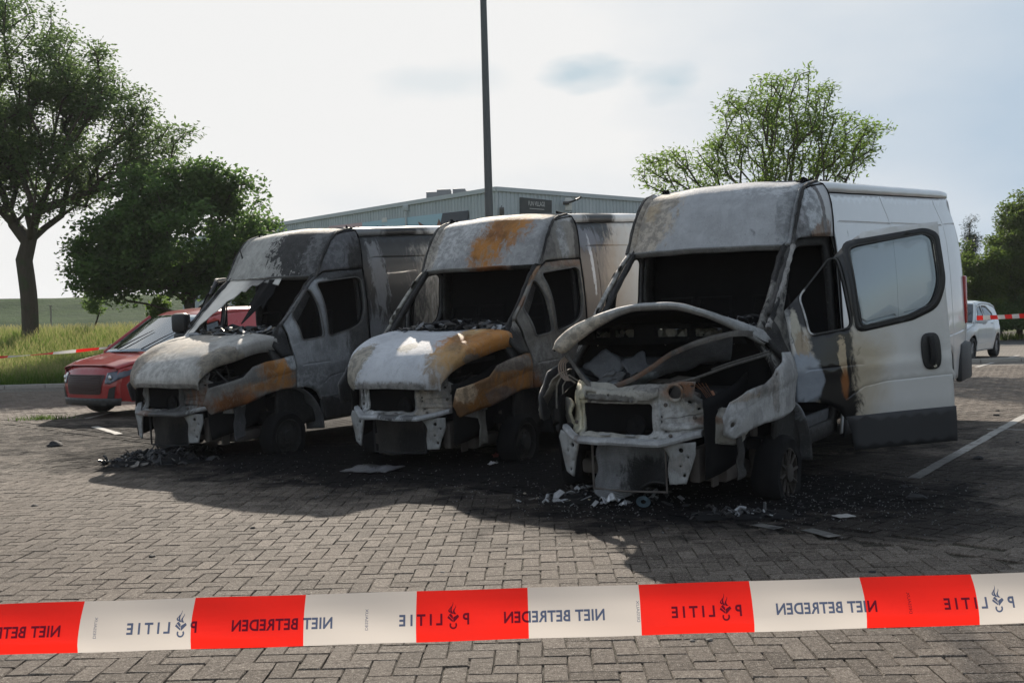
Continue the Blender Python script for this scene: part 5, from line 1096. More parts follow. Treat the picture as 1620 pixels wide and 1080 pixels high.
# ---- buckled bonnet of the nearest van
def build_raised_bonnet(root):
    Ep = [Vector(p) for p in ((-.66, .676, 1.303), (-.70, .624, 1.377), (-.72, .459, 1.487), (-.72, .197, 1.586), (-.68, -.061, 1.641), (-.6, -.342, 1.649), (-.5, -.553, 1.591), (-.3, -.72, 1.481), (-.08, -.807, 1.373), (.08, -.857, 1.292))]
    Lp = [Vector(p) for p in ((-.66, .664, 1.298), (-.68, .564, 1.270), (-.70, .359, 1.400), (-.70, .167, 1.502), (-.66, -.048, 1.582), (-.58, -.33, 1.588), (-.48, -.542, 1.530), (-.3, -.693, 1.425), (-.08, -.78, 1.318), (.06, -.817, 1.262))]
    Bp = [Vector(p) for p in ((-.25, .80, 1.30), (.02, .80, 1.36), (.12, .60, 1.40), (.13, .30, 1.43), (.13, 0, 1.44), (.13, -.3, 1.44), (.13, -.55, 1.42), (.13, -.72, 1.40), (.12, -.80, 1.38), (.12, -.86, 1.30))]
    def skin(u, v):
        e = curve(Ep, u); b = curve(Bp, u); p = e.lerp(b, v); p.z += .03 * math.sin(PI * v) - .05 * v * (1 - v)
        return p + Vector((0, 0, .010 * nz3(p, 5, 3)))
    mb = MB(); mb.grid(skin, 60, 26)
    bon = mb.build('bonnet', VMATS['hood'], root, thick=.010, outward=(0, 0, 1), label='buckled raised bonnet skin')
    mb = MB(); mb.grid(lambda u, v: skin(u, .02 + .96 * v) - Vector((0, 0, .028)), 40, 20); mb.build('bonnet_shade_sheet', soot, bon, thick=.004, outward=(0, 0, -1))  # black sheet added below the skin to keep its underside dark
    def lip(u, v):
        e = curve(Ep, u); l = curve(Lp, u); p = e.lerp(l, v); p += Vector((-.035, 0, .004)) * math.sin(PI * v); return p + Vector((.006 * nz3(p, 9, 4), 0, .005 * nz3(p, 8, 5)))
    mb = MB(); mb.grid(lip, 70, 6); mb.build('rolled_edge', VMATS['hood'], bon, thick=.006, outward=(-1, 0, 0))
    Vp = [(-.66, .553, 1.262), (-.7, .415, 1.104), (-.72, .272, .985), (-.70, .18, .992), (-.7, .096, 1.018), (-.66, -.051, 1.074), (-.6, -.188, 1.167), (-.55, -.311, 1.251), (-.45, -.521, 1.339), (-.3, -.716, 1.384), (-.1, -.80, 1.37)]
    fr_m = burn('bonnet_frame', (.15, .14, .13), [(RUST2, (-.5, -.1, 1.1), (.3, .25, .3), 1.2, .4, .45)], mott=.5)
    pl = [curve([Vector(p) for p in Vp], t / 30) for t in range(31)]
    mb = MB(); sec = [(-.012, -.022), (-.016, .0), (-.004, .022), (.012, .020), (.016, -.020)]
    vs_ = [(p.x + a, p.y, p.z + b + .004 * nz3(p, 12, 2)) for p in pl for a, b in sec]
    mb.add(vs_, [(i * 5 + k, i * 5 + (k + 1) % 5, (i + 1) * 5 + (k + 1) % 5, (i + 1) * 5 + k) for i in range(30) for k in range(5)]); mb.build('inner_frame', fr_m, bon, sharp=25)
    mb = MB(); P = [Vector(p) for p in ((-.6, -.325, 1.028), (-.5, -.48, 1.063), (-.35, -.676, 1.137), (-.15, -.80, 1.178), (.05, -.86, 1.20))]; pl = [curve(P, t / 16) for t in range(17)]
    mb.tube(pl, .012, 6); mb.tube([p + Vector((.01, .0, .022)) for p in pl[6:]], .007, 5); mb.build('stay_rail', fr_m, root)
    # dark crumpled inner sheet between the frame arms
    mb = MB()
    A = [Vector(Vp[k]) for k in (0, 1, 2, 4, 5, 6, 7, 8, 9)]
    mb.grid(lambda u, v: (lambda a, b: a.lerp(b, v) + Vector((.0, 0, -.12 * math.sin(PI * v) + .05 * nz3(a.lerp(b, v), 7, 8))))(curve(A, u), Vector((-.05, .55 - 1.1 * u, 1.20))), 30, 14)
    mb.build('inner_sheet', burn('bonnet_inner', (.085, .09, .10), [((.22, .25, .28), (-.62, .12, 1.06), (.2, .34, .12), 1.0, .4, .85)], .5), bon, thick=.006)  # lighter grey-blue patch is a sheen painted into the sheet
    for pi, P4 in enumerate(([(-.62, .44, 1.16), (-.50, .28, 1.30), (-.55, .08, 1.16), (-.66, .20, 1.03)], [(-.60, .10, 1.20), (-.45, -.02, 1.27), (-.52, -.12, 1.14), (-.64, .0, 1.09)], [(-.70, .30, 1.02), (-.68, .16, 1.14), (-.66, .02, 1.12), (-.68, .08, 1.03)])):
        Q = [Vector(q) for q in P4]; mb = MB(); mb.grid(lambda u, v: Q[0].lerp(Q[1], u).lerp(Q[3].lerp(Q[2], u), v) + Vector((.02, 0, .02)) * nz3((u * 3, v * 3, pi), 1.5), 10, 10)
        mb.build('folded_sheet', burn('bonnet_fold', (.085, .09, .098), [], .5), bon, thick=.005, sharp=20)
    # scuttle plate with slots, pale ash lying behind it
    mb = MB(); sl = [rings([(a, 1.425), (b, 1.425), (b, 1.362), (a, 1.362)], .01) for a, b in ((.545, .41), (.36, .185), (-.03, -.29), (-.36, -.585))]
    panel(mb, [(.72, 1.30), (.70, 1.452), (.3, 1.475), (-.3, 1.475), (-.70, 1.45), (-.78, 1.30)], sl, lambda y, z, d: (-.20 + .01 * nz3((y, z, 0), 5), y, z), .04); mb.build('scuttle_plate', soot, root, thick=.01, outward=(-1, 0, 0))
    rr = random.Random(5); mb = MB()
    for _ in range(110): shard_mesh(mb, rr, (rr.uniform(-.12, .04), rr.uniform(-.62, .60), rr.uniform(1.33, 1.40)), rr.uniform(.03, .08), 1.2)
    o = mb.build('ash_shards', burn('pale_ash', (.50, .48, .43), [], .6, mott=.4), root, smooth=False); o['kind'] = 'stuff'
    # torn far fender edge and curled strips
    mb = MB()
    for k in range(4):
        P = [Vector((-.6, .612 - .012 * k, 1.235 - .01 * k)), Vector((-.60, .668 - .02 * k, 1.18)), Vector((-.62, .655 - .022 * k, 1.10)), Vector((-.64, .588 - .012 * k, 1.045))]
        mb.tube([curve(P, t / 10) for t in range(11)], .006, 5)
    mb.build('curled_strip', burn('curled', (.34, .27, .22), [], .6), root)
    P = [Vector(p) for p in ((-.45, .97, .70), (-.5, .948, .745), (-.52, .93, .83), (-.55, .81, .981), (-.55, .776, 1.044), (-.55, .66, 1.12))]
    mb = MB(); pl = [curve(P, t / 24) for t in range(25)]
    mb.grid(lambda u, v: curve(P, u) + Vector((.12 * v, -.01 * v + .012 * nz3((u * 6, v, 0), 3), .015 * nz3((u * 9, v, 1), 2))), 40, 4); mb.build('torn_fender_edge', VMATS['frame'], root, thick=.006)
    mb = MB()
    for k in range(5):
        y = -.42 - .03 * k; mb.tube([(-.45, y, 1.02), (-.38, y - .05, .96 - .02 * k), (-.34, y - .10, .86 - .03 * k)], .003, 4)
    mb.tube([(-.52, -.62, .88), (-.50, -.63, .93), (-.47, -.60, .96)], .012, 6); mb.build('loose_wires', simple('copper_wire', (.30, .14, .08), .5, .5), root)
VMATS = CF[2]['mats']; build_raised_bonnet(VR[2])

# ---- sagging windscreen remains, wing mirror and aerial of the leftmost van
def van1_extras(root):
    m = NT('burnt_windscreen'); o = m.obj(); n1 = m.noise(o, 5, 5, .6, .5); n2 = m.noise(o, 40, 4)
    c = m.mix(n1, (.50, .47, .42), (.66, .64, .60)); c = m.mix(m.math('MULTIPLY', m.blob(o, (.85, .05, 2.0), (.3, .25, .2), n1, .8, .4), .9), c, (.04, .04, .04))
    gm_ = m.done(m.pbr(c, .35, 0, n2, .3, .01, .2))
    def ws(y, v, d):
        k = 1 - (y / .8) ** 2; sag = .05 * math.sin(v * 5 + y * 3) * (1 - v)
        return Vector((.15 + .74 * v - .11 * k - sag * .3, y, 1.395 + .665 * v - sag * .5 + .008 * nz3((y, v, 0), 9)))
    ol = [(.785, 1.0), (.2, 1.0), (-.30, .99), (-.33, .86), (-.20, .90), (-.02, .93), (.02, .86), (.12, .88), (.16, .76), (.25, .78), (.29, .66), (.40, .60), (.42, .47), (.50, .40), (.54, .30), (.62, .22), (.63, .10), (.70, .02), (.83, .0), (.83, .15), (.80, .6)]
    mb = MB(); panel(mb, ol, [], ws, .03); mb.build('windscreen', gm_, root, thick=.006, outward=(-1, 0, 0), label='torn sagging remains of the windscreen')
    mb = MB()
    mb.grid(lambda u, v: ws(-.30 + .28 * u, .97 - .62 * v * (.55 + .45 * nz3((u * 4, 0, 0), 1, 2) + .45 * (1 - abs(2 * u - 1))), 0) + Vector((.05 * v + .04 * nz3((u * 3, v * 3, 0), 1), 0, 0)), 16, 20)
    mb.build('hanging_headliner', soot, root, thick=.006)
    mi = empty('wing_mirror'); mi.parent = root
    mb = MB(); mb.box((.42, 1.17, 1.56), (.13, .235, .25), Matrix.Rotation(.1, 3, 'Z'), .05); mb.box((.43, 1.17, 1.37), (.13, .22, .15), None, .045); mb.build('housing', blackpl, mi)
    mb = MB(); mb.tube([(.44, 1.08, 1.46), (.42, .96, 1.40), (.40, .93, 1.36)], .03, 8); mb.tube([(.44, 1.1, 1.34), (.42, .93, 1.28)], .022, 8); mb.build('arm', blackpl, mi)
    mb = MB(); mb.box((.49, 1.17, 1.56), (.01, .20, .21), None, .004); mb.build('mirror_glass', chrome, mi)
    mb = MB(); mb.tube([(1.02, .62, 2.30), (1.00, .63, 2.40), (.99, .64, 2.46)], [.012, .008, .004], 6); mb.build('aerial', blackpl, root)
van1_extras(VR[0])
# lumps of burnt sealant along the roof edges
for vi, root in enumerate(VR):
    rr = random.Random(vi + 40); mb = MB()
    for k in range(26):
        x = 1.40 + rr.random() * (.55 if vi != 0 else .8); y = -(.66 + .16 * rr.random()) if k < 20 else .6 + .15 * rr.random(); z = Troof(x) - .05 + .02 * rr.random(); c = Vector((x, y, z))
        if abs(y) > .74: c.z -= .06
        mb.tube([c, c + Vector((rr.uniform(-.04, .06), rr.uniform(-.03, .03), rr.uniform(.01, .04))), c + Vector((rr.uniform(.0, .12), rr.uniform(-.04, .04), rr.uniform(-.01, .03)))], [rr.uniform(.012, .028), rr.uniform(.008, .022), .004], 5)
    mb.build('charred_roof_seal', soot, root)['kind'] = 'stuff'

# ================================================================== CARS
def build_car(name, label, loc, yaw, P, paint, group=None):
    root = empty(name, (loc[0], loc[1], 0), 0); tag(root, label, 'car', group)
    s_, c_ = math.sin(yaw), math.cos(yaw)
    root.matrix_world = Matrix(((s_, -c_, 0, loc[0]), (c_, s_, 0, loc[1]), (0, 0, 1, 0), (0, 0, 0, 1)))
    HW, top, WB, R_ = P['hw'], P['top'], P['wb'], P['wr']; xr = P['rear']; xf = P['front']; cz = R_
    T = lambda x: interp(top, x); cow, ws = P['cowl'], P['wtop']
    def W(x, z):
        w = HW * interp([(.2, .93), (.45, .985), (.7, 1.0), (.95, .985), (1.05, .96), (P['H'], .76)], z)
        if x < .1: w -= .26 * ((.1 - x) / (.1 - xf)) ** 2.3
        if x > xr - .5: w -= .08 * ((x - xr + .5) / .5) ** 2
        if abs(x) < .5 or abs(x - WB) < .5:
            d = min(abs(x), abs(x - WB)); w += .02 * (1 - sstep(.3, .5, d)) * (1 - sstep(.7, .95, z))
        return w
    def sf(sg, off=0.0):
        return lambda x, z, d: (x, sg * (W(x, z) - d + off + .008 * math.exp(-((z - .80) / .03) ** 2)), z)
    hood_edge = [(x, T(x) - .05) for x in (P['wind0'], -.15, -.4, xf + .14)]
    def arch(cx): return [(cx + (R_ + .055) * math.cos(a), cz + (R_ + .055) * math.sin(a)) for a in [PI * k / 14 for k in range(15)]]
    a1 = arch(0)[::-1]; a2 = arch(WB)[::-1]
    roof_pts = [(x, T(x) - .07) for x in (xr - .25, xr - .9, 2.0, 1.4, P['wtop'][0] + .12)]
    ol = [(xf + .10, .28)] + [(a1[0][0], .24)] + a1 + [(a1[-1][0], .22), (a2[0][0], .22)] + a2 + [(a2[-1][0], .26), (xr - .03, .34), (xr, .75), (xr - .04, 1.0), (xr - .14, P['H'] - .32)] + roof_pts + [(P['wtop'][0], P['wtop'][1] - .02), (P['wind0'], P['cowl'][1] - .03)] + hood_edge[1:] + [(xf + .10, .6)]
    for sg in (-1, 1):
        mb = MB(); panel(mb, ol, P['win'], sf(sg), .06, P['gro'], .006, .008)
        mb.build('body_side', paint, root, thick=.015, outward=(0, sg, 0))
        for w_ in P['win']:
            mb = MB(); panel(mb, w_, [], sf(sg, -.012), .1); mb.build('side_window', glass_dark, root, thick=.004, outward=(0, sg, 0))
        for cx in (0, WB):
            wo_ = empty('wheel'); wo_.parent = root; yc = sg * (HW - .11)
            mb = MB(); mb.lathe([(R_ * .66, -.10), (R_ - .02, -.10), (R_, -.07), (R_, .07), (R_ - .02, .10), (R_ * .66, .10), (R_ * .66, -.10)], (cx, yc, cz), 'y', 36); mb.build('tyre', rubber, wo_)
            mb = MB(); o = sg * .07; mb.lathe([(R_ * .68, -o), (R_ * .68, o), (R_ * .62, o), (R_ * .6, o * .2), (.0, o * .2)], (cx, yc, cz), 'y', 32); mb.lathe([(.05, o * .9), (.0, o * 1.0)], (cx, yc, cz), 'y', 12)
            for k in range(7):
                a = 2 * PI * k / 7; mb.tube([(cx + .03 * math.cos(a), yc + o * .8, cz + .03 * math.sin(a)), (cx + R_ * .64 * math.cos(a), yc + o * .85, cz + R_ * .64 * math.sin(a))], [.022, .016], 5)
            mb.build('rim', simple('alloy', (.30, .30, .31), .35, .7), wo_)
            mb = MB(); mb.grid(lambda u, v: (cx + (R_ + .05) * math.cos(PI * u), sg * (HW - .30 + .26 * v), cz + (R_ + .05) * math.sin(PI * u)), 16, 2); mb.build('wheel_well', soot, root)
        mi = empty('wing_mirror'); mi.parent = root; mx = P['mirror'][0]; mz = P['mirror'][1]; my = sg * (W(mx, mz) + .14)
        mb = MB(); mb.box((mx, my, mz), (.14, .24, .16), None, .05); mb.tube([(mx + .02, sg * (W(mx, mz) - .01), mz - .05), (mx, my, mz - .05)], .025, 6); mb.build('housing', P['mirror'][2], mi)
        mb = MB(); mb.box((mx + .066, my, mz), (.012, .19, .12), None, .004); mb.build('mirror_glass', chrome, mi)
        mb = MB()
        for hx in P['handles']: mb.box((hx, sg * (W(hx, .9) + .012), .92), (.17, .02, .028), None, .008)
        mb.build('door_handle', paint, root)
    # bonnet, windscreen, roof, rear
    def lidfn(xa, xb, crown):
        def fn(u, v):
            x = xa + (xb - xa) * u; t = v * 2 - 1; a = t * PI / 2; ze = T(x) - (.05 if xb <= P['wind0'] + .01 else .07); w = W(x, ze)
            sy = math.copysign(abs(math.sin(a)) ** .62, a) if abs(a) > 1e-6 else 0; zc = max(math.cos(a), 0) ** .62
            rib = .012 * math.exp(-((abs(sy) - .62) / .06) ** 2) if crown else 0
            return Vector((x - .05 * (1 - t * t) * (1 - u if crown else 0), w * sy, ze + (T(x) - ze + .03) * zc + rib))
        return fn
    mb = MB(); mb.grid(lidfn(xf + .12, P['wind0'], True), 24, 30); mb.build('bonnet', paint, root, thick=.012, outward=(0, 0, 1))
    mb = MB(); mb.grid(lidfn(P['wtop'][0] + .0, xr - .22, False), 24, 24); mb.build('roof', paint, root, thick=.012, outward=(0, 0, 1))
    def wsf(u, v):
        t = v * 2 - 1; x = P['wind0'] + (P['wtop'][0] - P['wind0']) * u; z = P['cowl'][1] + .01 + (P['wtop'][1] + .02 - P['cowl'][1]) * u
        return Vector((x - .16 * (1 - t * t), t * (W(x, z) - .035), z + .015 * (1 - t * t)))
    mb = MB(); mb.grid(wsf, 12, 20); mb.build('windscreen', P['wsmat'], root, thick=.005, outward=(-1, 0, .5))
    for sg in (-1, 1):
        mb = MB(); mb.tube([wsf(k / 8, (sg + 1) / 2) + Vector((0, sg * .012, 0)) for k in range(9)], .028, 6); mb.build('screen_pillar', paint, root)
    mb = MB(); mb.grid(lambda u, v: (lambda z: (interp([(.25, xr - .02), (.6, xr + .02), (1.0, xr - .03), (P['H'] - .1, xr - .22)], z) - .05 * (2 * v - 1) ** 2, (2 * v - 1) * (W(xr - .1, z) - .02), z))(.26 + (P['H'] - .32) * u), 14, 14); mb.build('tailgate', paint, root, thick=.01, outward=(1, 0, 0))
    # cabin inside
    mb = MB(); mb.box((1.6, 0, .42), (3.6 if xr > 3.2 else 2.6, HW * 1.7, .12)); mb.box((.42, 0, P['cowl'][1] - .10), (.5, HW * 1.6, .12), None, .04)
    for y in (-.36, .36): mb.box((1.15, y, .80), (.14, .46, .75), Matrix.Rotation(.25, 3, 'Y'), .05)
    mb.build('interior', simple('car_interior', (.03, .03, .032), .8), root)
    # front fascia
    def ff(y, z, d, off=0.0):
        a = abs(y); x1 = xf + .09 * (a / (HW - .26)) ** 3; x2 = .1 - (max(HW - a, .002) / .26) ** .435 * (.1 - xf) if a > HW - .26 else xf
        return Vector((max(x1, x2) - .02 * math.exp(-((z - .50) / .2) ** 2) + .07 * sstep(.5, P['top'][1][1], z) ** 2 + d - off, y + (math.copysign(off, y) if a > HW - .2 else 0), z))
    zt = T(xf + .12) + .0
    mb = MB(); panel(mb, rings([(-HW + .17, .26), (HW - .17, .26), (HW - .16, zt - .03), (HW - .3, zt), (-HW + .3, zt), (-HW + .16, zt - .03)], .04), [], ff, .06); mb.build('front_bumper', paint, root, thick=.015, outward=(-1, 0, 0))
    mb = MB(); panel(mb, rings(P['grille'], .04), [], lambda y, z, d: ff(y, z, d, .012), .05)
    for k in range(P['slats']):
        z = P['gz'][0] + (P['gz'][1] - P['gz'][0]) * (k + .5) / P['slats']; mb.tube([ff(y, z, 0, .022) for y in [P['gw'] * (2 * q / 12 - 1) for q in range(13)]], .007, 5)
    mb.build('grille', P['grmat'], root)
    for sg in (-1, 1):
        hl = empty('headlight'); hl.parent = root
        mb = MB(); panel(mb, [(sg * y, z) for y, z in P['lamp']], [], lambda y, z, d: ff(y, z, d, .016), .04); mb.build('lens', P['lampmat'], hl, thick=.01, outward=(-1, 0, 0))
        mb = MB(); q = ff(sg * P['proj'][0], P['proj'][1], 0, .02); mb.lathe([(.0, -.014), (.03, -.012), (.042, -.004), (.045, .0)], q, 'x', 18); mb.build('projector', chrome, hl)
        mb = MB(); panel(mb, [(sg * y, z) for y, z in ((HW * .60, .30), (HW * .74, .31), (HW * .78, .52), (HW * .66, .48))], [], lambda y, z, d: ff(y, z, d, .012), .05); mb.build('air_intake', blackpl, root)
    mb = MB(); panel(mb, [(-HW + .17, .20), (HW - .17, .20), (HW - .16, .32), (-HW + .16, .32)], [], lambda y, z, d: ff(y, z, d, .014), .06); mb.build('lower_valance', blackpl, root, thick=.01)
    mb = MB()
    for y0_, L_ in ((.30, .62), (-.38, .52)):
        a = wsf(.03, .5 + y0_ / 2 / HW); b = wsf(.55, .5 + (y0_ - L_ * .75) / 2 / HW); mb.tube([a + Vector((-.02, 0, .02)), a.lerp(b, .5) + Vector((-.035, 0, .02)), b + Vector((-.02, 0, .015))], [.012, .009, .005], 5)
    mb.build('wipers', blackpl, root)
    return root, W
def paint_mat(name, col, dust=.2):
    m = NT(name); g = m.obj(); n1 = m.noise(g, 2.5, 4); n2 = m.noise(g, 60, 3); c = m.mix(m.math('MULTIPLY', m.ramp(n1, .4, .75), dust), col, (.30, .25, .20))
    return m.done(m.pbr(c, m.math('MULTIPLY_ADD', n1, .15, .22), .0, None, coat=.8))
red = paint_mat('red_paint', (.38, .014, .020), .12)
P = dict(hw=.90, H=1.74, wb=2.70, wr=.335, front=-.86, rear=3.55, top=[(-.86, .72), (-.76, .815), (-.5, .90), (.0, .99), (.12, 1.02), (.98, 1.60), (1.25, 1.70), (1.7, 1.745), (2.6, 1.76), (3.3, 1.735), (3.5, 1.70)], cowl=(.12, 1.02), wind0=.12, wtop=(.98, 1.60),
         win=[rings([(.42, 1.04), (.95, 1.46), (1.35, 1.54), (1.38, 1.05)], .04)], gro=[[(.35, .3), (.30, 1.0)], [(1.42, .3), (1.46, 1.0), (1.42, 1.60)], [(2.3, .5), (2.35, 1.6)], [(.5, .55), (2.2, .57)]], mirror=(.42, 1.08, blackpl), handles=(1.28, 1.6),
         wsmat=glass_mat('red_car_windscreen', (.38, .56, .56), .9), grille=[(-.42, .38), (.42, .38), (.50, .70), (-.50, .70)], slats=9, gz=(.40, .70), gw=.43, grmat=simple('grille_dark', (.045, .018, .018), .4), lamp=[(.52, .56), (.60, .55), (.70, .60), (.80, .70), (.885, .84), (.80, .80), (.66, .755), (.52, .73)], lampmat=simple('lamp_lens', (.10, .12, .16), .12, 0, .3, 9, .02, .8), proj=(.60, .65))
rc, Wr = build_car('parked_car', 'red delivery car with grey windscreen parked behind the first burnt van', (-6.5, 18.2), .60, P, red, 'intact cars')
v, f = text_mesh('Rol', .22); mb = MB(); mb.add([(2.75 + p.x, -(Wr(2.75, 1.3) + .012), 1.30 + p.y) for p in v], f); mb.build('lettering', wt, rc, smooth=False)
whitec = paint_mat('white_car_paint', (.55, .60, .64), .08)
P2 = dict(hw=.80, H=1.52, wb=2.38, wr=.30, front=-.72, rear=2.92, top=[(-.72, .66), (-.6, .76), (-.1, .92), (.12, .96), (.85, 1.44), (1.1, 1.50), (1.5, 1.52), (2.2, 1.49), (2.6, 1.42), (2.8, 1.36)], cowl=(.12, .96), wind0=.12, wtop=(.85, 1.44),
          win=[rings([(.42, .98), (.80, 1.34), (1.22, 1.40), (1.20, .98)], .04), rings([(1.27, .98), (1.29, 1.40), (1.75, 1.38), (2.15, 1.18), (2.05, 1.02)], .05)], gro=[[(.30, .3), (.26, .93)], [(1.24, .3), (1.23, .95)], [(2.0, .8), (2.1, 1.0)], [(.45, .42), (1.9, .45)]], mirror=(.40, 1.02, whitec), handles=(1.05, 1.9),
          wsmat=glass_dark, grille=[(-.36, .34), (.36, .34), (.40, .46), (-.40, .46)], slats=3, gz=(.35, .46), gw=.34, grmat=blackpl, lamp=[(.42, .60), (.60, .56), (.72, .66), (.70, .76), (.5, .68)], lampmat=simple('lamp_lens2', (.3, .32, .34), .1, 0, .1, 9, .02, .8), proj=(.55, .63))
build_car('parked_car', 'small white hatchback parked by the hedge behind the third van', (11.15, 27.9), .66, P2, whitec, 'intact cars')

# ================================================================== BARRIER TAPE
def tape_mat(name, period, phase, red_, white_):
    m = NT(name); u = m.n('ShaderNodeAttribute', attribute_name='u').outputs['Fac']
    fr = m.math('FRACT', m.math('DIVIDE', m.math('ADD', u, phase), period)); isred = m.math('LESS_THAN', fr, .5)
    c = m.mix(isred, white_, red_); o = m.obj(); n1 = m.noise(m.scaled(o, (1, 1, 14)), 6, 3)
    c = m.mix(m.math('MULTIPLY', n1, .12), c, tuple(k * .7 for k in white_)) if False else c
    d = m.pbr(c, .35, 0, n1, .12, .01, spec=.4); t = m.n('ShaderNodeBsdfTranslucent', {'Color': c}); x = m.n('ShaderNodeMixShader', {'Fac': .55})
    m.t.links.new(d, x.inputs[1]); m.t.links.new(t.outputs[0], x.inputs[2]); return m.done(x.outputs[0])
def tape(name, label, cl, half, nu, period, phase, red_, white_, lean=0.0, rip=0.0, twist=None, cup=0.0):
    """ribbon along cl(t)->Vector with its length as attribute u"""
    V = []; U = []; L = 0; prev = None; nv = 6
    for i in range(nu + 1):
        p = cl(i / nu); L += (p - prev).length if prev is not None else 0; prev = p
        tw = (twist(i / nu) if twist else 0) + lean
        for j in range(nv + 1):
            h = (j / nv * 2 - 1) * half; rr = rip * math.sin(i * .13 + j * .9) * .5 + rip * noise.noise(Vector((L * 1.5, j * .4, 0)))
            V.append((p.x, p.y + h * math.sin(tw) + rr - cup * (1 - (h / half) ** 2), p.z + h * math.cos(tw))); U.append(L)
    F = [(i * (nv + 1) + j, (i + 1) * (nv + 1) + j, (i + 1) * (nv + 1) + j + 1, i * (nv + 1) + j + 1) for i in range(nu) for j in range(nv)]
    mt = tape_mat(name + '_film' + str(len(MATS)), period, phase, red_, white_); MATS['tp%d' % len(MATS)] = mt
    root = empty('barrier_tape'); tag(root, label, 'tape', 'police barrier tapes')
    np_mesh('film', np.array(V), np.array(F), mt, root, attr={'u': U}, smooth=True); return root
YT = 1.75
A0 = at(-560, 1012, YT); B0 = at(2180, 928, YT)
def cl(t):
    p = A0.lerp(B0, t); p.z -= .012 * (1 - (2 * t - 1) ** 2) * 0; return p
RED_T = (.80, .020, .012); WHT_T = (.60, .56, .53)
k_px = (B0 - A0).length / 2740.0                                   # metres per photo pixel along the tape
u_at = lambda px: (px + 560) * k_px
front_tape = tape('front', 'wide red and white police tape stretched across the foreground', cl, .0408, 500, 353.5 * k_px, -(u_at(-48)) + 0, RED_T, WHT_T, lean=.42, rip=.0028, cup=.009)
# printed ink: lets the film's own colour through, like real dye
ink = NT('tape_ink'); it = ink.n('ShaderNodeBsdfTransparent', {'Color': (.22, .30, .50)}); iz = ink.n('ShaderNodeBsdfDiffuse', {'Color': (.03, .045, .12)}); ix = ink.n('ShaderNodeMixShader', {'Fac': .35})
ink.t.links.new(it.outputs[0], ix.inputs[1]); ink.t.links.new(iz.outputs[0], ix.inputs[2]); ink_m = ink.done(ix.outputs[0])
ax = (B0 - A0).normalized(); up_t = Vector((0, math.sin(.42), math.cos(.42)))
def on_tape(px, h, off=.0035):
    return Vector((0, -.009 * (1 - (h / .0408) ** 2), 0)) + A0 + ax * u_at(px) + up_t * h + Vector((0, -off * math.cos(.42), off * math.sin(.42)))
# the seen width of the tape is 77 px for .087 m of film
PXH = .0795 / 77
def tape_text(txt, px, w_px, h_px, dy=0, spacing=1.0, flip=True, bold=0.35, skip=None):
    v, f = text_mesh(txt, 1, spacing, 0, .028); x0 = min(p.x for p in v); x1 = max(p.x for p in v); y0 = min(p.y for p in v); y1 = max(p.y for p in v); cx = (x0 + x1) / 2; cy = (y0 + y1) / 2
    V = []
    for p in v:
        X = (p.x - cx) / (x1 - x0) * w_px; Y_ = (p.y - cy) / (y1 - y0) * h_px
        V.append(on_tape(px + (-X if flip else X), (Y_ + dy) * PXH * 1.1))
    return V, f
def emblem(px, dy, s):
    """book with flames over a ring, seen from behind"""
    V = []; F = []
    def poly(pts):
        b = len(V); V.extend([on_tape(px - x * s, (y * s + dy) * PXH * 1.1) for x, y in pts]); F.append(tuple(range(b, b + len(pts))))
    # ring (open at the left)
    for k in range(20):
        a0, a1 = [math.radians(-215 + 250 * q / 20) for q in (k, k + 1)]
        poly([(.30 * math.cos(a0), -.55 + .30 * math.sin(a0)), (.30 * math.cos(a1), -.55 + .30 * math.sin(a1)), (.17 * math.cos(a1), -.55 + .17 * math.sin(a1)), (.17 * math.cos(a0), -.55 + .17 * math.sin(a0))])
    poly([(-.46, .04), (-.04, -.36), (.0, -.28), (.0, .0), (-.36, .20)]); poly([(.03, -.34), (.46, -.02), (.38, .14), (.03, -.20)]); poly([(.03, -.14), (.36, .18), (.20, .30), (.03, .10)])
    for (bx, by, L, wv) in ((-.16, .22, .62, .09), (.06, .26, .80, .08), (.22, .34, .45, .07)):
        P_ = [(bx + .10 * math.sin(t * 5) + .06 * t, by + L * t) for t in [q / 8 for q in range(9)]]
        for a, b in zip(range(8), range(1, 9)):
            wa, wb_ = wv * (1 - a / 8) + .008, wv * (1 - b / 8) + .008
            poly([(P_[a][0] - wa, P_[a][1]), (P_[a][0] + wa, P_[a][1]), (P_[b][0] + wb_, P_[b][1]), (P_[b][0] - wb_, P_[b][1])])
    return V, F
for k in range(-2, 5):
    mb = MB(); px = 449 + 427.5 * k; mb.add(*tape_text('NIET BETREDEN', px, 158, 16.5, -3.5, 1.06)); mb.build('lettering', ink_m, front_tape, smooth=False)
    mb = MB(); px = 260 + 427.8 * k; mb.add(*tape_text('LITIE', px - 21, 68, 16.5, -3.5, 1.55)); mb.build('lettering', ink_m, front_tape, smooth=False); mb = MB(); mb.add(*tape_text('P', px + 50, 10, 16.5, -3.5)); mb.build('lettering', ink_m, front_tape, smooth=False)
    mb = MB(); mb.add(*emblem(px + 30, -1, 20)); mb.build('emblem', ink_m, front_tape, smooth=False)
    mb = MB(); v, f = text_mesh('DESSAUX', 1, 1); w0 = max(p.x for p in v) - min(p.x for p in v)
    px = 155 + 426.5 * k; mb.add([on_tape(px + p.y / .7 * 4.5, (p.x / w0 * 30 - 1) * PXH * 1.1) for p in v], f); mb.build('small_print', ink_m, front_tape, smooth=False)
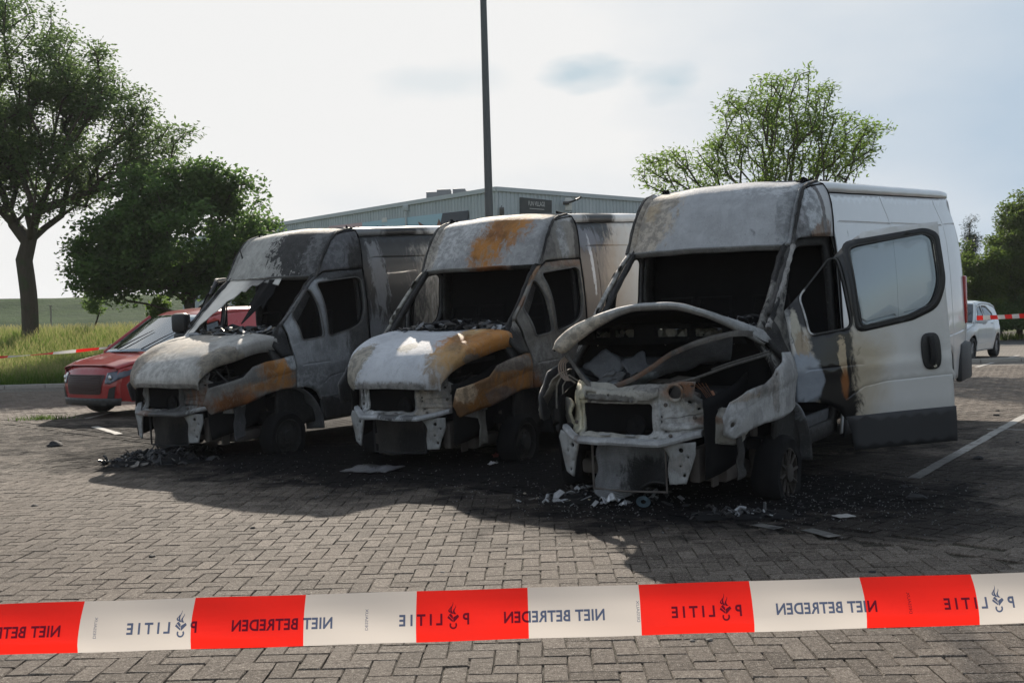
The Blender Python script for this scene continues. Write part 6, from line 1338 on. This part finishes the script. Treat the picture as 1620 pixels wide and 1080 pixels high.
# far tapes
a, b = at(1545, 503, 17.5), at(1760, 488, 18.5)
t2 = tape('right', 'thin red and white tape running right from the third van', lambda t: a.lerp(b, t) - Vector((0, 0, .02 * math.sin(PI * t))), .038, 60, 29.5 * 17.5 / F_PX * 1.0, .02, (.72, .02, .012), (.62, .60, .58), twist=lambda t: .5 * math.sin(t * 9))
a2_, b2_ = at(-140, 571, 21.5), at(197, 547, 20.5)
t3 = tape('left', 'thin red and white tape running left from the red car', lambda t: a2_.lerp(b2_, t) - Vector((0, 0, .05 * math.sin(PI * t))), .033, 70, 1.0, .30, (.72, .02, .012), (.62, .60, .58), twist=lambda t: .9 + .5 * math.sin(t * 14))

# ================================================================== DEBRIS ON THE GROUND
def heap(name, label, px, py, L, Wd_, H, n, mats, cat='debris', ang=0.0, seed=1):
    rr = random.Random(seed); c = on_ground(px, py); root = empty(name, c, ang); tag(root, label, cat, 'charred debris on the paving')
    mb = MB(); mb.grid(lambda u, v: (L * (u - .5), Wd_ * (v - .5), max(0, H * .7 * (1 - (2 * u - 1) ** 2) * (1 - (2 * v - 1) ** 2) * (.6 + 1.2 * abs(nz3((u * 5, v * 5, seed), 1)))) + .004), 30, 20); mb.build('ash_bed', soot, root)
    for mat, fr_, sz in mats:
        mb = MB()
        for _ in range(int(n * fr_)):
            x, y = rr.gauss(0, L * .26), rr.gauss(0, Wd_ * .26); k = max(0, 1 - (2 * x / L) ** 2) * max(0, 1 - (2 * y / Wd_) ** 2); z = .012 + H * k * rr.random()
            if rr.random() < .65: shard_mesh(mb, rr, (x, y, z), rr.uniform(*sz), .9)
            else:
                d = Vector((rr.uniform(-1, 1), rr.uniform(-.6, .6), rr.uniform(-.1, .3))).normalized() * rr.uniform(.03, .10); mb.tube([(x, y, z), Vector((x, y, z)) + d * .5 + Vector((0, 0, .02)), Vector((x, y, max(.01, z))) + d], rr.uniform(.004, .014), 5)
        o = mb.build('fragments', mat, root, smooth=False); o['kind'] = 'stuff'
    return root
shiny = simple('molten_sheen', (.03, .03, .033), .22, 0, .5, 20, .8)
heap('debris_heap', 'black tangled melted heap before the leftmost van', 247, 730, .95, .62, .13, 230, [(blackshard, .75, (.02, .09)), (shiny, .25, (.02, .06))], ang=.2, seed=2)
heap('debris_heap', 'ash and grey melted lumps under the front of the third van', 955, 790, 1.0, .42, .10, 150, [(blackshard, .5, (.02, .07)), (greyshard, .35, (.02, .08)), (tanshard, .1, (.01, .03))], ang=-.1, seed=3)
heap('debris_heap', 'low burnt remains beside the first heap, below the bumper', 300, 715, .5, .3, .05, 60, [(blackshard, .8, (.02, .06)), (greyshard, .1, (.02, .04))], ang=0, seed=4)
heap('debris_heap', 'scattered grey crumbs beneath the middle van wheel', 1175, 815, .7, .35, .03, 60, [(blackshard, .7, (.01, .04)), (greyshard, .15, (.01, .03))], seed=6)
def crumple(name, label, px, py, L, Wd_, H, mat, ang, seed, cat='debris'):
    c = on_ground(px, py); mb = MB(); mb.grid(lambda u, v: (L * (u - .5) * (1 + .15 * nz3((v * 3, 0, seed), 1)), Wd_ * (v - .5) * (1 + .2 * nz3((u * 3, 5, seed), 1)), .012 + H * (.5 + nz3((u * 4, v * 3, seed), 1)) * (.4 + .6 * math.sin(PI * u) * math.sin(PI * v))), 26, 16)
    o = mb.build(name, mat, None, thick=.005, outward=(0, 0, 1)); o.location = c; o.rotation_euler = (0, 0, ang); tag(o, label, cat, 'charred debris on the paving'); return o
crumple('burnt_sheet', 'warped flat grey panel on the ground before the middle van', 590, 744, .50, .42, .05, burn('burnt_sheet', (.12, .12, .13), [((.02, .02, .02), (-.02, .05, .02), (.12, .10, .2), .8, .3)], .5), -.35, 1)
crumple('metal_scrap', 'light crumpled metal lump in front of the third van radiator', 966, 795, .17, .15, .10, alum, .5, 2)
crumple('metal_scrap', 'pinkish grey folded scrap left of the light lump', 940, 785, .16, .12, .09, burn('pink_scrap', (.26, .22, .21), [], .5), .2, 3)
crumple('metal_scrap', 'bright thin sliver right of the light lump', 990, 800, .14, .05, .05, alum, 1.0, 4)
crumple('metal_scrap', 'long pale sliver at left of the third van heap', 900, 794, .26, .07, .03, greyshard, .25, 5)
crumple('plastic_scrap', 'small red scrap under the middle van', 787, 723, .10, .08, .05, simple('red_scrap', (.16, .03, .03), .6), .3, 6)
crumple('metal_scrap', 'small white sliver beside the red scrap', 780, 735, .12, .04, .03, alum, .9, 7)
crumple('plaster_chip', 'flat pale chip on the pavers right of the third van wheel', 1335, 818, .13, .10, .008, simple('pale_chip', (.33, .32, .31), .8), .3, 8)
disc = MB(); disc.lathe([(.02, .003), (.055, .003), (.055, 0), (.02, 0)], (0, 0, 0), 'z', 24, Matrix.Rotation(.7, 3, 'X')); o = disc.build('disc', simple('disc_sheen', (.35, .5, .6), .12, .9, .5, 8, .05)); o.location = on_ground(1018, 803) + Vector((0, 0, .045)); tag(o, 'small shiny iridescent disc lying in the third van heap', 'disc', 'charred debris on the paving')
rr = random.Random(11); stonem = simple('grey_pebble', (.22, .20, .18), .85, 0, .3, 30, .3, 0, .1)
spots = [(88, 705, .10), (92, 700, .05), (55, 800, .03), (275, 690, .04), (470, 700, .03), (497, 706, .02), (600, 760, .03), (690, 765, .02), (820, 780, .03), (1085, 800, .03), (1130, 818, .02), (1265, 797, .025), (1270, 803, .02), (1300, 795, .02), (1320, 790, .03), (1350, 800, .02), (1450, 789, .07), (1430, 770, .03), (1548, 726, .05), (1576, 657, .04), (1578, 650, .03), (1610, 700, .02), (1500, 760, .02), (1556, 765, .02), (400, 835, .02), (700, 905, .015), (1095, 1013, .012), (1122, 1012, .015), (240, 880, .02), (855, 790, .03), (740, 812, .02), (1380, 905, .02)]
LUMPS = ['dark flat lump furthest left, ahead of the red car', 'smaller lump just behind the flat lump furthest left', 'tiny lump alone on the sunlit pavers at left', 'lump at the edge of the shade before the leftmost van', 'lump left of the leftmost van front wheel', 'tiny crumb right of the leftmost van front wheel',
 'small lump right of the flat warped panel', 'small lump midway between the flat panel and third van', 'little lump below the red scrap', 'lump just right of the third van radiator', 'little lump nearest the camera below the third van bumper', 'ring-like lump just right of the third van front wheel', 'tiny crumb beside the ring-like lump', 'tiny crumb left of the pale chip', 'small lump above the pale chip', 'small lump right of the pale chip',
 'large dark lump under the open door end', 'lump behind the large dark lump near the parking line', 'lump right of the long white parking line near the door', 'lump on the sunlit pavers beside the van rear', 'smaller lump behind the one beside the van rear', 'tiny lump beyond the long parking line at right', 'tiny lump on the near end of the long parking line', 'tiny lump right of the near end of the long parking line', 'tiny lump on the sunlit pavers at centre left', 'tiny crumb just above the tape at centre', 'pale pebble below the tape at centre right', 'second pebble below the tape at centre right', 'small lump above the tape at left centre', 'lump just left of the third van heap', 'tiny lump on the shadow edge before the middle van', 'small lump on the shaded pavers above the tape at right']
for i, (px, py, r) in enumerate(spots):
    c = on_ground(px, py); mb = MB(); bm = bmesh.new(); bmesh.ops.create_icosphere(bm, subdivisions=2, radius=r)
    for v in bm.verts:
        k = 1 + .5 * nz3(v.co / r, 1.3, i + 3); v.co *= k; v.co.z *= .45; v.co.z = max(v.co.z, -r * .15)
    vs_ = [v.co.copy() for v in bm.verts]; fs_ = [[v.index for v in f.verts] for f in bm.faces]; bm.free(); mb.add(vs_, fs_)
    o = mb.build('charred_lump', stonem if i in (25, 26, 27) else soot2, None); o.location = c + Vector((0, 0, r * .12)); o.rotation_euler = (0, 0, rr.uniform(0, 6))
    tag(o, LUMPS[i], 'fragment', 'small burnt lumps scattered over the pavers')
# fine crumbs of glass and ash
mb = MB()
for _ in range(1500):
    t = rr.random(); px = rr.gauss(1380, 110) if t < .35 else (rr.gauss(960, 110) if t < .55 else rr.uniform(200, 1300)); py = rr.gauss(795, 26) if t < .35 else (rr.gauss(800, 16) if t < .55 else rr.uniform(712, 790))
    if py < 600 or py > 1000: continue
    shard_mesh(mb, rr, on_ground(px, py) + Vector((0, 0, .006)), rr.uniform(.003, .010), 1.0, .003)
tag(mb.build('glass_crumbs', simple('crumb_grey', (.10, .10, .105), .4, 0, .6, 30), smooth=False), 'fine grey crumbs of glass and ash over the soot', 'crumbs', kind='stuff')
for me in list(bpy.data.meshes):
    if me.users == 0: bpy.data.meshes.remove(me)
